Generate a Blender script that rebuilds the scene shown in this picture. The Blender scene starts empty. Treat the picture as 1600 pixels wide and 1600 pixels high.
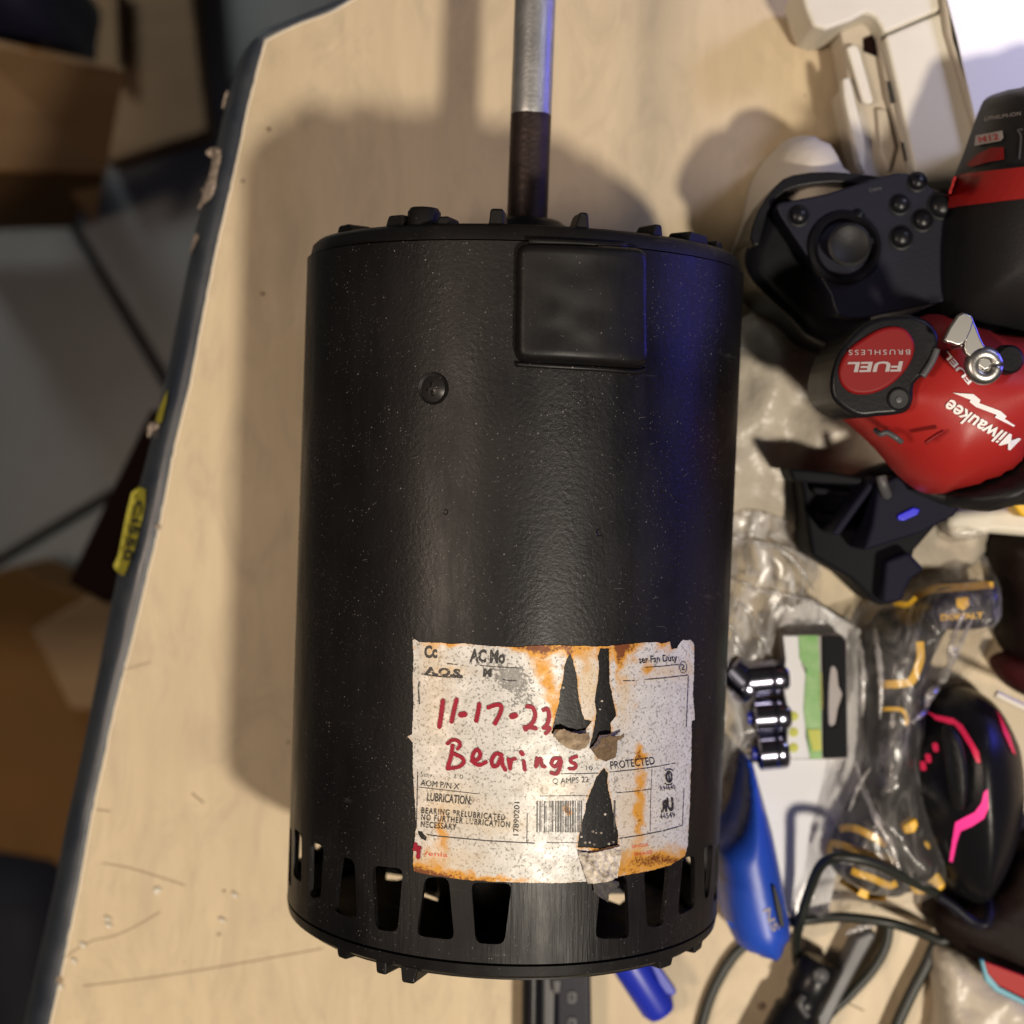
import bpy, bmesh, math, random
import numpy as np
from mathutils import Vector, Euler, noise
from mathutils.bvhtree import BVHTree
from mathutils.geometry import delaunay_2d_cdt
random.seed(7)
S = bpy.context.scene
COL = S.collection
PI = math.pi

# ------------------------------------------------------------------ camera
F = 2420.0                 # focal length in photo pixels (1600 px frame)
H = 0.574                  # camera height above the desk top
RAD = 0.07                 # motor radius
cam = bpy.data.objects.new('camera', bpy.data.cameras.new('camera'))
COL.objects.link(cam); S.camera = cam
cam.location = (0, 0, H)
cam.rotation_euler = (-math.atan(97 / F), -10 / F, 0)
cam.data.sensor_width = 36
cam.data.lens = F / 1600 * 36
cam.data.clip_start = 0.01
cam.data.clip_end = 50
cam.data.dof.use_dof = True
cam.data.dof.focus_distance = 0.44
cam.data.dof.aperture_fstop = 9.0
RM = Euler(cam.rotation_euler).to_matrix()

# ------------------------------------------------------------------ light
W = bpy.data.worlds.new('World'); S.world = W; W.use_nodes = True
W.node_tree.nodes['Background'].inputs[0].default_value = (0.9, 0.8, 0.68, 1)
W.node_tree.nodes['Background'].inputs[1].default_value = 0.036
S.view_settings.view_transform = 'Standard'
S.view_settings.look = 'None'
S.view_settings.exposure = 0
S.view_settings.gamma = 1

def lamp(name, kind, loc, energy, color, target=None, size=0.1, size_y=None, spread=None):
    l = bpy.data.lights.new(name, kind); o = bpy.data.objects.new(name, l)
    l.energy = energy; l.color = color; o.location = loc
    if kind == 'AREA':
        l.size = size
        l.shape = 'DISK'
        if size_y: l.shape = 'RECTANGLE'; l.size_y = size_y
    else:
        l.shadow_soft_size = size
    if target is not None:
        o.rotation_euler = (Vector(target) - Vector(loc)).to_track_quat('-Z', 'Y').to_euler()
    if spread: l.spread = math.radians(spread)
    COL.objects.link(o); return o
lamp('ceiling_bulb', 'POINT', (0.60, -0.672, 1.75), 127, (1.0, 0.895, 0.75), size=0.075)
lamp('warm_room_lamp', 'AREA', (-0.60, -0.10, 1.00), 5.2, (1.0, 0.80, 0.64), (0, 0, 0.05), 0.22)
lamp('blue_screen_glow', 'AREA', (0.50, 0.12, 0.075), 0.34, (0.10, 0.10, 1.0), (0.05, 0, 0.07), 0.20, 0.10, spread=110)
lamp('cool_paper_fill', 'AREA', (0.44, 0.34, 0.34), 0.15, (0.62, 0.65, 1.0), (0.225, 0.175, 0.03), 0.12, spread=55)  # added cool fill aimed at the paper pad, no window there
lamp('floor_fill_light', 'AREA', (-0.80, 1.25, -0.06), 2.0, (0.88, 0.98, 1.0), (-0.28, 0.30, -0.72), 0.30, spread=75)  # added fill, kept below desk height, brightens the upper-left floor

# ------------------------------------------------------------------ helpers
def ray(px, py):
    return RM @ Vector(((px - 800) / F, -(py - 800) / F, -1))
def P(px, py, z=0.0):
    """the point of the place that stands at height z under photo pixel (px, py)"""
    d = ray(px, py); t = (z - H) / d.z
    return Vector((d.x * t, d.y * t, z))

def nodes_of(name):
    m = bpy.data.materials.new(name); m.use_nodes = True
    nt = m.node_tree; b = nt.nodes['Principled BSDF']
    return m, nt, b
def N(nt, kind, **kw):
    n = nt.nodes.new(kind)
    for k, v in kw.items():
        if k.startswith('i_'):
            key = k[2:].replace('_', ' ')
            n.inputs[key].default_value = v
        else: setattr(n, k, v)
    return n
def rgb(c, a=1): return (c[0], c[1], c[2], a)
def mat(name, c, rough=0.5, metal=0.0, bump=None, var=None, spec=0.5, emit=None, coat=0, stretch=None, rvar=0):
    m, nt, b = nodes_of(name)
    b.inputs['Base Color'].default_value = rgb(c)
    b.inputs['Roughness'].default_value = rough
    b.inputs['Metallic'].default_value = metal
    b.inputs['Specular IOR Level'].default_value = spec
    b.inputs['Coat Weight'].default_value = coat
    if emit:
        b.inputs['Emission Color'].default_value = rgb(emit[0]); b.inputs['Emission Strength'].default_value = emit[1]
    tc = N(nt, 'ShaderNodeTexCoord'); src = tc.outputs['Object']
    if stretch:
        mp = N(nt, 'ShaderNodeMapping'); mp.inputs['Scale'].default_value = stretch
        nt.links.new(src, mp.inputs[0]); src = mp.outputs[0]
    if var:       # (scale, amount, other colour)
        n = N(nt, 'ShaderNodeTexNoise', i_Scale=var[0], i_Detail=6.0, i_Roughness=0.6)
        nt.links.new(src, n.inputs['Vector'])
        cr = N(nt, 'ShaderNodeMapRange'); cr.inputs[1].default_value = 0.35; cr.inputs[2].default_value = 0.7
        cr.inputs[4].default_value = var[1]
        nt.links.new(n.outputs[0], cr.inputs[0])
        mx = N(nt, 'ShaderNodeMix', data_type='RGBA')
        mx.inputs[6].default_value = rgb(c); mx.inputs[7].default_value = rgb(var[2])
        nt.links.new(cr.outputs[0], mx.inputs[0]); nt.links.new(mx.outputs[2], b.inputs['Base Color'])
    if rvar:
        n3 = N(nt, 'ShaderNodeTexNoise', i_Scale=60.0, i_Detail=4.0)
        nt.links.new(src, n3.inputs['Vector'])
        mr = N(nt, 'ShaderNodeMapRange'); mr.inputs[3].default_value = rough - rvar; mr.inputs[4].default_value = rough + rvar
        nt.links.new(n3.outputs[0], mr.inputs[0]); nt.links.new(mr.outputs[0], b.inputs['Roughness'])
    if bump:      # (scale, strength, distance)
        n2 = N(nt, 'ShaderNodeTexNoise', i_Scale=bump[0], i_Detail=3.0)
        nt.links.new(src, n2.inputs['Vector'])
        bp = N(nt, 'ShaderNodeBump'); bp.inputs['Strength'].default_value = bump[1]; bp.inputs['Distance'].default_value = bump[2]
        nt.links.new(n2.outputs[0], bp.inputs['Height']); nt.links.new(bp.outputs[0], b.inputs['Normal'])
    return m

def wloc(o):
    v = Vector((0, 0, 0))
    while o is not None: v += o.location; o = o.parent
    return v
def tag(o, label=None, cat=None, group=None, kind=None):
    if label: o['label'] = label
    if cat: o['category'] = cat
    if group: o['group'] = group
    if kind: o['kind'] = kind
    return o
def thing(name, loc, label, cat, group=None):
    o = bpy.data.objects.new(name, None); o.empty_display_size = 0.02
    COL.objects.link(o); o.location = loc
    return tag(o, label, cat, group)
def obj(name, verts, faces, m, parent=None, smooth=True, bevel=0, solid=0, sub=0):
    """one mesh object from vertices in place coordinates"""
    vs = [Vector(v) for v in verts]
    if parent is not None: org = wloc(parent)
    else:
        c = sum(vs, Vector()) / len(vs); org = Vector((c.x, c.y, min(v.z for v in vs)))
    me = bpy.data.meshes.new(name)
    me.from_pydata([tuple(v - org) for v in vs], [], faces)
    me.materials.append(m)
    if smooth: me.polygons.foreach_set('use_smooth', [True] * len(me.polygons))
    o = bpy.data.objects.new(name, me); COL.objects.link(o)
    if parent is not None: o.parent = parent
    else: o.location = org
    if solid:
        md = o.modifiers.new('solid', 'SOLIDIFY'); md.thickness = abs(solid); md.offset = -1 if solid > 0 else 1
        if smooth:
            md = o.modifiers.new('split', 'EDGE_SPLIT'); md.split_angle = math.radians(40)
    if bevel:
        md = o.modifiers.new('bevel', 'BEVEL'); md.width = bevel; md.segments = 3; md.limit_method = 'ANGLE'
        md.angle_limit = math.radians(35); md.harden_normals = True
    if sub:
        md = o.modifiers.new('sub', 'SUBSURF'); md.levels = sub; md.render_levels = sub
    if smooth and (bevel or solid):
        try: me.set_sharp_from_angle(angle=math.radians(40))
        except Exception: pass
    me.update()
    return o
def bvh_of(objs):
    vs, fs = [], []
    for o in (objs if isinstance(objs, (list, tuple)) else [objs]):
        w = wloc(o); k = len(vs)
        vs += [v.co + w for v in o.data.vertices]
        fs += [[i + k for i in p.vertices] for p in o.data.polygons]
    return BVHTree.FromPolygons(vs, fs)
def onto(bvh, off=0.0004, z=0.03):
    """map a photo pixel to the surface it lies on"""
    def f(px, py):
        d = ray(px, py).normalized()
        h = bvh.ray_cast(Vector((0, 0, H)), d)
        if h[0] is None: return P(px, py, z)
        n = h[1] if h[1].dot(d) < 0 else -h[1]
        return h[0] + n * off
    return f

def smooth_loop(pts, n=6, closed=True):
    out = []; L = len(pts)
    rng = range(L) if closed else range(L - 1)
    for i in rng:
        if closed: a, b, c, d = (pts[(i + k - 1) % L] for k in range(4))
        else: a, b, c, d = pts[max(i - 1, 0)], pts[i], pts[i + 1], pts[min(i + 2, L - 1)]
        for k in range(n):
            t = k / n
            out.append(tuple(0.5 * ((2 * b[j]) + (-a[j] + c[j]) * t + (2 * a[j] - 5 * b[j] + 4 * c[j] - d[j]) * t * t +
                             (-a[j] + 3 * b[j] - 3 * c[j] + d[j]) * t ** 3) for j in range(len(b))))
    if not closed: out.append(tuple(pts[-1]))
    return out
def densify(loop, step, closed=True):
    out = []
    L = len(loop)
    for i in range(L if closed else L - 1):
        a, b = loop[i], loop[(i + 1) % L]
        d = math.hypot(b[0] - a[0], b[1] - a[1]); k = max(1, int(math.ceil(d / step)))
        for j in range(k): out.append((a[0] + (b[0] - a[0]) * j / k, a[1] + (b[1] - a[1]) * j / k))
    if not closed: out.append(tuple(loop[-1][:2]))
    return out
def inside(p, poly):
    x, y = p[:, 0], p[:, 1]; r = np.zeros(len(p), bool)
    q = np.asarray(poly, float); n = len(q)
    for i in range(n):
        x0, y0 = q[i - 1]; x1, y1 = q[i]
        if y0 == y1: continue
        c = ((y0 > y) != (y1 > y)) & (x < (x1 - x0) * (y - y0) / (y1 - y0) + x0)
        r ^= c
    return r
def bdist(p, loops):
    d = np.full(len(p), 1e9)
    for q in loops:
        q = np.asarray(q, float)
        for i in range(len(q)):
            a = q[i - 1]; b = q[i]; ab = b - a; L = (ab ** 2).sum() + 1e-18
            t = np.clip(((p - a) @ ab) / L, 0, 1)
            d = np.minimum(d, np.hypot(*(p - a - t[:, None] * ab).T))
    return d
def region(outer, holes=(), step=1.0, rough_edge=0.0):
    loops = [densify(outer, step)] + [densify(h, step * 0.7) for h in holes]
    if rough_edge:
        loops = [[(x + random.uniform(-1, 1) * rough_edge, y + random.uniform(-1, 1) * rough_edge) for x, y in l] for l in loops]
    pts, edges = [], []
    for l in loops:
        k = len(pts); pts += l
        edges += [(k + i, k + (i + 1) % len(l)) for i in range(len(l))]
    q = np.array(loops[0]); x0, y0 = q.min(0); x1, y1 = q.max(0)
    gx = np.arange(x0 + step * .5, x1, step); gy = np.arange(y0 + step * .5, y1, step)
    if len(gx) and len(gy):
        g = np.array(np.meshgrid(gx, gy)).reshape(2, -1).T
        g[:, 0] += (np.floor((g[:, 1] - y0) / step) % 2) * step * .4
        ok = inside(g, loops[0])
        for l in loops[1:]: ok &= ~inside(g, l)
        g = g[ok]
        if len(g): g = g[bdist(g, loops) > step * .35]
        pts += [tuple(v) for v in g]
    r = delaunay_2d_cdt([Vector(p) for p in pts], edges, [], 0, 1e-9)
    V = np.array([tuple(v) for v in r[0]]); T = [tuple(f) for f in r[2]]
    c = np.array([V[list(t)].mean(0) for t in T])
    ok = inside(c, loops[0])
    for l in loops[1:]: ok &= ~inside(c, l)
    T = [t for t, k in zip(T, ok) if k]
    return V, T, loops

def px_poly(pts, z, sm=0):
    if sm: pts = smooth_loop(pts, sm)
    return [tuple(P(x, y, z)[:2]) for x, y in pts]
def ccw(poly):
    a = sum(poly[i - 1][0] * poly[i][1] - poly[i][0] * poly[i - 1][1] for i in range(len(poly)))
    return poly if a > 0 else poly[::-1]
def slab(name, pts, z1, z0, m, parent=None, bevel=0.0015, sm=0, holes=(), **kw):
    """outline (photo pixels at height z1) given real thickness down to z0"""
    poly = ccw(px_poly(pts, z1, sm))
    if holes:
        hs = [ccw(px_poly(h, z1, sm)) for h in holes]
        V, T, loops = region(poly, hs, step=0.2)
        n = len(V); vs = [(x, y, z1) for x, y in V] + [(x, y, z0) for x, y in V]
        fs = [t for t in T] + [tuple(i + n for i in t[::-1]) for t in T]
        cnt = {}
        for t in T:
            for i in range(3): cnt[(t[i], t[(i + 1) % 3])] = 1
        for (a, b) in cnt:
            if (b, a) not in cnt: fs.append((b, a, a + n, b + n))
        return obj(name, vs, fs, m, parent, smooth=False, **kw)
    n = len(poly)
    vs = [(x, y, z1) for x, y in poly] + [(x, y, z0) for x, y in poly]
    fs = [tuple(range(n)), tuple(range(2 * n - 1, n - 1, -1))] + [(i, i + n, (i + 1) % n + n, (i + 1) % n) for i in range(n)]
    return obj(name, vs, fs, m, parent, smooth=bevel >= .0025, bevel=bevel, **kw)
def pillow(name, pts, z1, z0, m, parent=None, w=0.01, rise=None, sm=6, step=0.0025, amp=0, freq=60, power=2.0, hfun=None, inset=0):
    """rounded body: outline at mid height, domed towards the middle over width w"""
    rise = (z1 - z0) * 0.6 if rise is None else rise
    poly = ccw(px_poly(pts, z1 - rise * .92, sm))
    V, T, loops = region(poly, step=step)
    d = bdist(V, loops)
    u = np.clip(d / w, 0, 1); h = (1 - (1 - u) ** power) ** (1 / power)
    vs = []
    for (x, y), hh, uu in zip(V, h, u):
        z = z1 - rise + rise * hh
        if amp: z += amp * (noise.noise((x * freq, y * freq, z1 * 31)) + .5 * noise.noise((x * freq * 2.3, y * freq * 2.3, 4))) * min(1, uu * 3)
        if hfun: z = hfun(x, y, z, uu)
        vs.append((x, y, z))
    n = len(vs); fs = list(T); cen = V.mean(0)
    cnt = {(t[i], t[(i + 1) % 3]) for t in T for i in range(3)}
    bm_ = {}
    for (a, b) in cnt:
        if (b, a) not in cnt:
            for k in (a, b):
                if k not in bm_: bm_[k] = len(vs); vs.append((V[k][0] + (cen[0] - V[k][0]) * inset, V[k][1] + (cen[1] - V[k][1]) * inset, z0))
            fs.append((b, a, bm_[a], bm_[b]))
    return obj(name, vs, fs, m, parent)
def tube(name, pts, r, m, parent=None, n=10, sm=6, caps=True):
    pts = [Vector(p) for p in (smooth_loop([tuple(p) for p in pts], sm, False) if sm else pts)]
    vs, fs = [], []
    L = len(pts); rr = r if callable(r) else (lambda t: r)
    up = Vector((0, 0, 1))
    for i, p in enumerate(pts):
        t = (pts[min(i + 1, L - 1)] - pts[max(i - 1, 0)]).normalized()
        a = t.cross(up); a = a.normalized() if a.length > 1e-4 else Vector((1, 0, 0)); b = a.cross(t)
        q = rr(i / (L - 1))
        for k in range(n):
            th = 2 * PI * k / n; vs.append(p + (a * math.cos(th) + b * math.sin(th)) * q)
    for i in range(L - 1):
        for k in range(n):
            fs.append((i * n + k, i * n + (k + 1) % n, (i + 1) * n + (k + 1) % n, (i + 1) * n + k))
    if caps: fs += [tuple(range(n - 1, -1, -1)), tuple(range((L - 1) * n, L * n))]
    return obj(name, vs, fs, m, parent)
def lathe(name, base, ax, prof, m, parent=None, n=48, smooth=True, bevel=0):
    """prof: list of (distance along ax, radius)"""
    ax = Vector(ax).normalized(); a = ax.orthogonal().normalized(); b = ax.cross(a)
    vs, fs = [], []
    for s, r in prof:
        for k in range(n):
            t = 2 * PI * k / n; vs.append(Vector(base) + ax * s + (a * math.cos(t) + b * math.sin(t)) * max(r, 1e-5))
    for i in range(len(prof) - 1):
        for k in range(n):
            fs.append((i * n + k, i * n + (k + 1) % n, (i + 1) * n + (k + 1) % n, (i + 1) * n + k))
    o = obj(name, vs, fs, m, parent, smooth=smooth)
    if smooth:
        try: o.data.set_sharp_from_angle(angle=math.radians(42))
        except Exception: pass
    return o
def boxm(name, c, ux, uy, sx, sy, z0, z1, m, parent=None, bevel=0.001, top=1.0):
    ux = Vector(ux); uy = Vector(uy); c = Vector(c)
    vs = []
    for z, k in ((z0, 1.0), (z1, top)):
        for a, b in ((-1, -1), (1, -1), (1, 1), (-1, 1)):
            p = c + ux * a * sx / 2 * k + uy * b * sy / 2 * k; vs.append((p.x, p.y, z))
    return obj(name, vs, [(3, 2, 1, 0), (4, 5, 6, 7), (0, 1, 5, 4), (1, 2, 6, 5), (2, 3, 7, 6), (3, 0, 4, 7)], m, parent, bevel=bevel)

_fontcache = {}
def glyphs(s, bold=0.0, spacing=1.0):
    key = (s, bold, spacing)
    if key in _fontcache: return _fontcache[key]
    cu = bpy.data.curves.new('t', 'FONT'); cu.body = s; cu.size = 1; cu.resolution_u = 3; cu.offset = bold; cu.space_character = spacing
    o = bpy.data.objects.new('t', cu); COL.objects.link(o)
    dg = bpy.context.evaluated_depsgraph_get(); me = o.evaluated_get(dg).to_mesh()
    vs = [(v.co.x, v.co.y) for v in me.vertices]; fs = [tuple(p.vertices) for p in me.polygons]
    o.evaluated_get(dg).to_mesh_clear(); bpy.data.objects.remove(o); bpy.data.curves.remove(cu)
    xs = [v[0] for v in vs]; x0, x1 = min(xs), max(xs)
    vs = [((x - x0) / (x1 - x0), y / 0.70) for x, y in vs]      # width 1, cap height 1
    _fontcache[key] = (vs, fs); return vs, fs
def text(name, s, x, y, w, h, rot, fn, m, parent, bold=0.0, spacing=1.0, shear=0, arc=0):
    """lettering starting at photo pixel (x, y), w wide, capitals h high, turned rot degrees anticlockwise"""
    vs, fs = glyphs(s, bold, spacing); c, q = math.cos(math.radians(rot)), math.sin(math.radians(rot))
    out = []
    for u, v in vs:
        X = u * w + shear * v * h; Y = v * h + arc * (u - .5) ** 2 * 4
        out.append(fn(x + X * c - Y * q, y - (X * q + Y * c)))
    return obj(name, out, fs, m, parent, smooth=False)
def ribbon(pts, w, fn, step=4.0):
    """thin strip along photo pixels"""
    p = densify(pts, step, False); vs, fs = [], []
    for i, a in enumerate(p):
        b0 = p[max(i - 1, 0)]; b1 = p[min(i + 1, len(p) - 1)]
        dx, dy = b1[0] - b0[0], b1[1] - b0[1]; L = math.hypot(dx, dy) or 1
        nx, ny = -dy / L * w / 2, dx / L * w / 2
        vs += [fn(a[0] + nx, a[1] + ny), fn(a[0] - nx, a[1] - ny)]
        if i: k = 2 * i; fs.append((k - 2, k - 1, k + 1, k))
    return vs, fs
def join(parts):
    vs, fs = [], []
    for v, f in parts:
        k = len(vs); vs += list(v); fs += [tuple(i + k for i in t) for t in f]
    return vs, fs
def brush(strokes, fn, cell=1.0):
    """ink left by a broad pen: strokes = [(points, width)] in photo pixels"""
    segs = []
    for pts, w in strokes:
        pts = smooth_loop(pts, 5, False) if len(pts) > 2 else pts
        segs += [(pts[i], pts[i + 1], w / 2) for i in range(len(pts) - 1)]
    xs = [c for a, b, w in segs for c in (a[0], b[0])]; ys = [c for a, b, w in segs for c in (a[1], b[1])]
    gx = np.arange(min(xs) - 8, max(xs) + 8, cell); gy = np.arange(min(ys) - 8, max(ys) + 8, cell)
    G = np.array(np.meshgrid(gx + cell / 2, gy + cell / 2)).reshape(2, -1).T
    keep = np.zeros(len(G), bool)
    for a, b, w in segs:
        a = np.array(a, float); b = np.array(b, float); ab = b - a; L = (ab ** 2).sum() + 1e-9
        t = np.clip(((G - a) @ ab) / L, 0, 1)
        keep |= np.hypot(*(G - a - t[:, None] * ab).T) < w
    vs, fs, ix = [], [], {}
    for x, y in G[keep] - cell / 2:
        f = []
        for dx, dy in ((0, 1), (1, 1), (1, 0), (0, 0)):
            k = (round((x + dx * cell) / cell), round((y + dy * cell) / cell))
            if k not in ix: ix[k] = len(vs); vs.append(fn(x + dx * cell, y + dy * cell))
            f.append(ix[k])
        fs.append(tuple(f))
    return vs, fs

# ------------------------------------------------------------------ materials
def desk_material():
    m, nt, b = nodes_of('birch_laminate'); L = nt.links.new
    tc = N(nt, 'ShaderNodeTexCoord')
    mp = N(nt, 'ShaderNodeMapping'); mp.inputs['Scale'].default_value = (1, .12, 1); mp.inputs['Rotation'].default_value = (0, 0, math.radians(4))
    L(tc.outputs['Object'], mp.inputs[0])
    g1 = N(nt, 'ShaderNodeTexNoise', i_Scale=130.0, i_Detail=8.0, i_Roughness=0.65, i_Distortion=0.4)
    L(mp.outputs[0], g1.inputs['Vector'])
    g2 = N(nt, 'ShaderNodeTexNoise', i_Scale=16.0, i_Detail=5.0, i_Roughness=0.6)
    mp2 = N(nt, 'ShaderNodeMapping'); mp2.inputs['Scale'].default_value = (1, .5, 1)
    L(tc.outputs['Object'], mp2.inputs[0]); L(mp2.outputs[0], g2.inputs['Vector'])
    cr = N(nt, 'ShaderNodeValToRGB'); e = cr.color_ramp.elements
    e[0].position = .25; e[0].color = (0.55, 0.440, 0.285, 1); e[1].position = .72; e[1].color = (0.66, 0.54, 0.36, 1)
    L(g1.outputs[0], cr.inputs[0])
    sm = N(nt, 'ShaderNodeMapRange'); sm.inputs[1].default_value = .35; sm.inputs[2].default_value = .75; sm.inputs[3].default_value = 0; sm.inputs[4].default_value = .5
    L(g2.outputs[0], sm.inputs[0])
    mx = N(nt, 'ShaderNodeMix', data_type='RGBA'); mx.inputs[7].default_value = (0.44, 0.35, 0.235, 1)
    L(sm.outputs[0], mx.inputs[0]); L(cr.outputs[0], mx.inputs[6])
    g5 = N(nt, 'ShaderNodeTexNoise', i_Scale=48.0, i_Detail=6.0, i_Roughness=.7, i_Distortion=1.6)
    mp5 = N(nt, 'ShaderNodeMapping'); mp5.inputs['Rotation'].default_value = (0, 0, math.radians(-38)); mp5.inputs['Scale'].default_value = (1, .45, 1)
    L(tc.outputs['Object'], mp5.inputs[0]); L(mp5.outputs[0], g5.inputs['Vector'])
    s5 = N(nt, 'ShaderNodeMapRange'); s5.inputs[1].default_value = .48; s5.inputs[2].default_value = .72; s5.inputs[4].default_value = .65
    L(g5.outputs[0], s5.inputs[0])
    mx5 = N(nt, 'ShaderNodeMix', data_type='RGBA'); mx5.inputs[7].default_value = (0.40, 0.325, 0.225, 1)
    L(s5.outputs[0], mx5.inputs[0]); L(mx.outputs[2], mx5.inputs[6]); mx = mx5
    # small dark specks of dirt
    vo = N(nt, 'ShaderNodeTexVoronoi', i_Scale=55.0); L(tc.outputs['Object'], vo.inputs['Vector'])
    sp = N(nt, 'ShaderNodeMapRange'); sp.inputs[1].default_value = .035; sp.inputs[2].default_value = .06; sp.inputs[3].default_value = 1; sp.inputs[4].default_value = 0
    L(vo.outputs['Distance'], sp.inputs[0])
    g4 = N(nt, 'ShaderNodeTexNoise', i_Scale=30.0); L(tc.outputs['Object'], g4.inputs['Vector'])
    th = N(nt, 'ShaderNodeMath', operation='GREATER_THAN'); th.inputs[1].default_value = .56; L(g4.outputs[0], th.inputs[0])
    mu = N(nt, 'ShaderNodeMath', operation='MULTIPLY'); L(sp.outputs[0], mu.inputs[0]); L(th.outputs[0], mu.inputs[1])
    mu2 = N(nt, 'ShaderNodeMath', operation='MULTIPLY'); mu2.inputs[1].default_value = .6; L(mu.outputs[0], mu2.inputs[0])
    m3 = N(nt, 'ShaderNodeMix', data_type='RGBA'); m3.inputs[7].default_value = (0.10, 0.075, 0.05, 1)
    L(mu2.outputs[0], m3.inputs[0]); L(mx.outputs[2], m3.inputs[6]); L(m3.outputs[2], b.inputs['Base Color'])
    rr = N(nt, 'ShaderNodeMapRange'); rr.inputs[3].default_value = .30; rr.inputs[4].default_value = .62
    L(g2.outputs[0], rr.inputs[0]); L(rr.outputs[0], b.inputs['Roughness'])
    bp = N(nt, 'ShaderNodeBump'); bp.inputs['Strength'].default_value = .10; bp.inputs['Distance'].default_value = .0003
    L(g1.outputs[0], bp.inputs['Height']); L(bp.outputs[0], b.inputs['Normal'])
    b.inputs['Specular IOR Level'].default_value = .4
    return m
def motor_paint(name, grain=1.0, dust=1.0, rough=.42, brushed=False):
    m, nt, b = nodes_of(name); L = nt.links.new
    def M_(op, a, b_=None):
        x = N(nt, 'ShaderNodeMath', operation=op)
        for k, v in enumerate((a, b_)):
            if v is None: continue
            if hasattr(v, 'links'): L(v, x.inputs[k])
            else: x.inputs[k].default_value = v
        return x.outputs[0]
    def R_(src, a, b_, lo=0, hi=1):
        x = N(nt, 'ShaderNodeMapRange')
        for k, v in enumerate((a, b_, lo, hi)): x.inputs[k + 1].default_value = v
        L(src, x.inputs[0]); return x.outputs[0]
    def X_(fac, a, col):
        x = N(nt, 'ShaderNodeMix', data_type='RGBA'); x.inputs[7].default_value = rgb(col); L(fac, x.inputs[0]); L(a, x.inputs[6]); return x.outputs[2]
    tc = N(nt, 'ShaderNodeTexCoord'); ob = tc.outputs['Object']
    def noise_(sc, det=3.0, ro=.55, src=None):
        x = N(nt, 'ShaderNodeTexNoise', i_Scale=sc, i_Detail=det, i_Roughness=ro); L(src or ob, x.inputs['Vector']); return x.outputs[0]
    n1 = noise_(720.0, 4.0, .6); n2 = noise_(22.0, 5.0); n3 = noise_(45.0, 3.0)
    cr = N(nt, 'ShaderNodeValToRGB'); el = cr.color_ramp.elements
    el[0].position = .3; el[0].color = (0.0035, 0.0034, 0.0042, 1); el[1].position = .75; el[1].color = (0.0105, 0.0092, 0.0086, 1)
    L(n2, cr.inputs[0]); out = cr.outputs[0]
    for sc, frac, size, keep in ((560.0, .013, .17, .9), (1150.0, .08, .26, .7), (2100.0, .17, .34, .55)):
        vo = N(nt, 'ShaderNodeTexVoronoi', i_Scale=sc); L(ob, vo.inputs['Vector'])
        sep = N(nt, 'ShaderNodeSeparateColor'); L(vo.outputs['Color'], sep.inputs[0])
        lim = M_('SUBTRACT', 1.0, M_('MULTIPLY', R_(n3, .38, .66, .15, 2.0), frac * dust))
        a = M_('GREATER_THAN', sep.outputs[0], lim)
        d = R_(M_('DIVIDE', vo.outputs['Distance'], M_('ADD', M_('MULTIPLY', sep.outputs[1], size), .06)), .7, 1.0, 1, 0)
        out = X_(M_('MULTIPLY', M_('MULTIPLY', a, d), M_('MULTIPLY', sep.outputs[2], keep)), out, (0.26, 0.245, 0.23))
    mq = N(nt, 'ShaderNodeMapping'); mq.inputs['Scale'].default_value = (.10, 1, .10); mq.inputs['Rotation'].default_value = (0, 0, math.radians(5)); L(ob, mq.inputs[0])
    nq = noise_(420.0, 3.0, .6, mq.outputs[0]); nm = noise_(60.0, 2.0)
    out = X_(M_('MULTIPLY', R_(nq, .66, .74, 0, .5 * grain), R_(nm, .52, .62)), out, (0.055, 0.052, 0.05))
    hgt = n1
    if brushed:
        at = N(nt, 'ShaderNodeAttribute', attribute_name='worn')
        mp = N(nt, 'ShaderNodeMapping'); mp.inputs['Scale'].default_value = (1, .05, 1); L(ob, mp.inputs[0])
        n5 = noise_(1000.0, 4.0, .6, mp.outputs[0])
        out = X_(M_('MULTIPLY', M_('MULTIPLY', R_(n5, .54, .82, 0, .13), at.outputs['Fac']), R_(n3, .3, .6)), out, (0.085, 0.08, 0.078))
        mh = N(nt, 'ShaderNodeMix', data_type='FLOAT'); L(at.outputs['Fac'], mh.inputs[0]); L(n1, mh.inputs[2]); L(n5, mh.inputs[3]); hgt = mh.outputs[0]
        # rubbed smears along the skin
    L(out, b.inputs['Base Color'])
    mps = N(nt, 'ShaderNodeMapping'); mps.inputs['Scale'].default_value = (1, .22, 1); mps.inputs['Rotation'].default_value = (0, 0, math.radians(14)); L(ob, mps.inputs[0])
    ns = noise_(75.0, 6.0, .68, mps.outputs[0])
    L(M_('ADD', R_(n2, .2, .8, rough - .06, rough + .10), R_(ns, .35, .7, -.07, .12)), b.inputs['Roughness'])
    bp = N(nt, 'ShaderNodeBump'); bp.inputs['Strength'].default_value = .5 * grain; bp.inputs['Distance'].default_value = .00022
    L(hgt, bp.inputs['Height']); L(bp.outputs[0], b.inputs['Normal'])
    b.inputs['Specular IOR Level'].default_value = .27
    return m
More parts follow.
